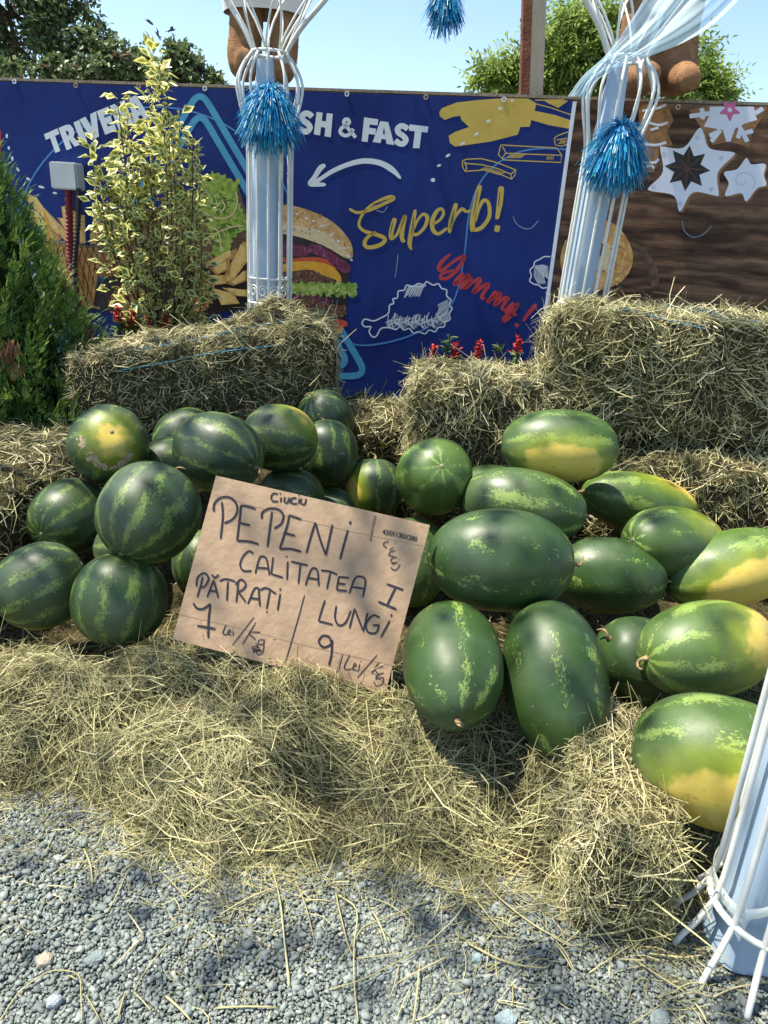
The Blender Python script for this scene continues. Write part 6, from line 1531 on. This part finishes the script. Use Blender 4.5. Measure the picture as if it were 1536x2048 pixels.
tree('tall dark oak at the far left beyond the fence', [(20, 30, 95, 70), (110, 20, 70, 55), (70, 90, 90, 45), (160, 85, 75, 45), (-60, 80, 80, 80), (205, 125, 50, 30), (-20, -60, 110, 60)], 11.5, 60, 13500, .085, LEAF_D, 101, False, 20, .14, .24)
tree('paler spreading oak between the tall oak and the shrub', [(235, 115, 55, 32), (275, 140, 45, 25), (30, 140, 75, 24), (120, 145, 60, 20), (190, 150, 60, 20)], 10.0, 150, 6500, .07, LEAF_D, 102, False, 16, .10, .26)
tree('rounded dark oak right of the shrub tip', [(355, 120, 40, 28), (330, 150, 45, 25), (390, 150, 40, 24), (425, 172, 28, 16), (300, 160, 40, 25)], 11.0, 360, 7000, .075, LEAF_D, 103, False, 18, .10, .24)
tree('bright feathery tree behind the timber post and right column', [(1145, 80, 62, 42), (1105, 130, 60, 36), (1020, 150, 48, 26), (1180, 150, 60, 36), (1060, 175, 60, 20), (1230, 90, 45, 50), (1300, 150, 60, 30), (1200, 60, 40, 35)], 7.2, 1150, 3300, .058, LEAF_L, 104, True, 16, .08, .36)
tree('low feathery tree right of the hanging bear', [(1395, 140, 28, 30), (1410, 175, 40, 16), (1445, 185, 24, 10), (1360, 185, 50, 12)], 7.0, 1400, 900, .055, LEAF_L, 105, True, 10, .06, .4)

# ================================================================== birds
BIRD = mottled('bird_feather', (.03, .03, .035), (.06, .06, .065), 20, .8)
for i, (u, v, a, lab) in enumerate(((299, 45, .5, 'dark flying bird highest of the small flock'), (343, 61, -.4, 'dark flying bird rightmost upper of the small flock'), (315, 70, 1.2, 'dark flying bird in the middle of the small flock'), (299, 78, .9, 'dark flying bird lowest left, above the shrub tip'), (347, 79, 1.4, 'dark flying bird lowest right of the small flock'))):
    c = at_y(u, v, 22.0); R_ = Matrix.Rotation(a, 3, 'Y') @ Matrix.Rotation(.6 * i, 3, 'Z')
    root = empty('bird', c, lab, 'bird', 'birds in the sky')
    def tr(V): return [np.array(R_ @ Vector(v)) + c for v in V]
    V, Fc = tube([(-.11, 0, 0), (-.06, 0, .005), (0, 0, .01), (.06, 0, .008), (.09, 0, .006), (.115, 0, .0)], [.012, .02, .03, .026, .02, .004], 8)
    put('body', mesh_py('body', tr(V), Fc, True), BIRD, root)
    for s in (-1, 1):
        V = [(.05, s * .02, .012), (.04, s * .10, .05), (-.02, s * .20, .03), (-.05, s * .10, .04), (-.04, s * .02, .01)]; V = V + [(x, y, z - .006) for x, y, z in V]
        put('wing', mesh_py('wing', tr(V), [(0, 1, 2, 3, 4), (9, 8, 7, 6, 5)] + [(k, (k + 1) % 5, (k + 1) % 5 + 5, k + 5) for k in range(5)]), BIRD, root)
    put('tail', mesh_py('tail', tr([(-.10, -.01, 0), (-.10, .01, 0), (-.17, .03, 0), (-.17, -.03, 0), (-.10, 0, .008), (-.17, 0, .006)]), [(0, 1, 2, 3), (0, 4, 1), (1, 4, 5, 2), (2, 5, 3), (3, 5, 4, 0)]), BIRD, root)

# ================================================================== tree beside the stall whose crown dapples the light
def shade_tree():
    g = np.random.default_rng(121); sd_ = np.array(sdir)
    tgt = np.array([.1, 2.1, .35]); cen = tgt + sd_ * 5.6
    root = empty('shade_tree', (-4.4, 2.9, 0), 'leafy tree beside the stall, its crown shading the melons', 'tree')
    fork = np.array([-4.0, 2.9, 3.4])
    mb = MB(); mb.tube(smooth_path([(-4.4, 2.9, 0), (-4.3, 2.9, 1.6), fork], 4), np.linspace(.17, .12, 9), 10); put('trunk', mb.mesh('trunk', True), BARK, root)
    e1 = unit(np.cross(sd_, [0, 0, 1.0])); e2 = np.cross(e1, sd_)
    Bp, Bd, Bn = [], [], []
    for k in range(15):
        a = g.uniform(0, 6.283); r_ = math.sqrt(g.random()); c = cen + e1 * r_ * 1.9 * math.cos(a) + e2 * r_ * 1.35 * math.sin(a) + sd_ * g.uniform(-.6, .6)
        P_ = smooth_path([fork, (fork + c) / 2 + np.array([0, 0, .2]), c], 5); mb = MB(); mb.tube(P_, np.linspace(.016, .005, len(P_)), 6); put('limb', mb.mesh('limb', True), BARK, root)
        for j in range(7):
            s_ = c + unit(g.normal(0, 1, 3)) * g.uniform(.2, .85); m_ = 16
            Bp.append(s_ + g.normal(0, .36, (m_, 3))); Bd.append(unit(g.normal(0, 1, (m_, 3)))); Bn.append(unit(g.normal(0, .5, (m_, 3)) + np.array([0, 0, 1.0])))
    Bp, Bd, Bn = map(np.concatenate, (Bp, Bd, Bn)); n = len(Bp)
    put('crown', blades_along('crown', Bp, Bd, Bn, g.uniform(.06, .10, n), g.uniform(.04, .06, n), g.beta(2, 2, n)), LEAF_D, root)['kind'] = 'stuff'
shade_tree()
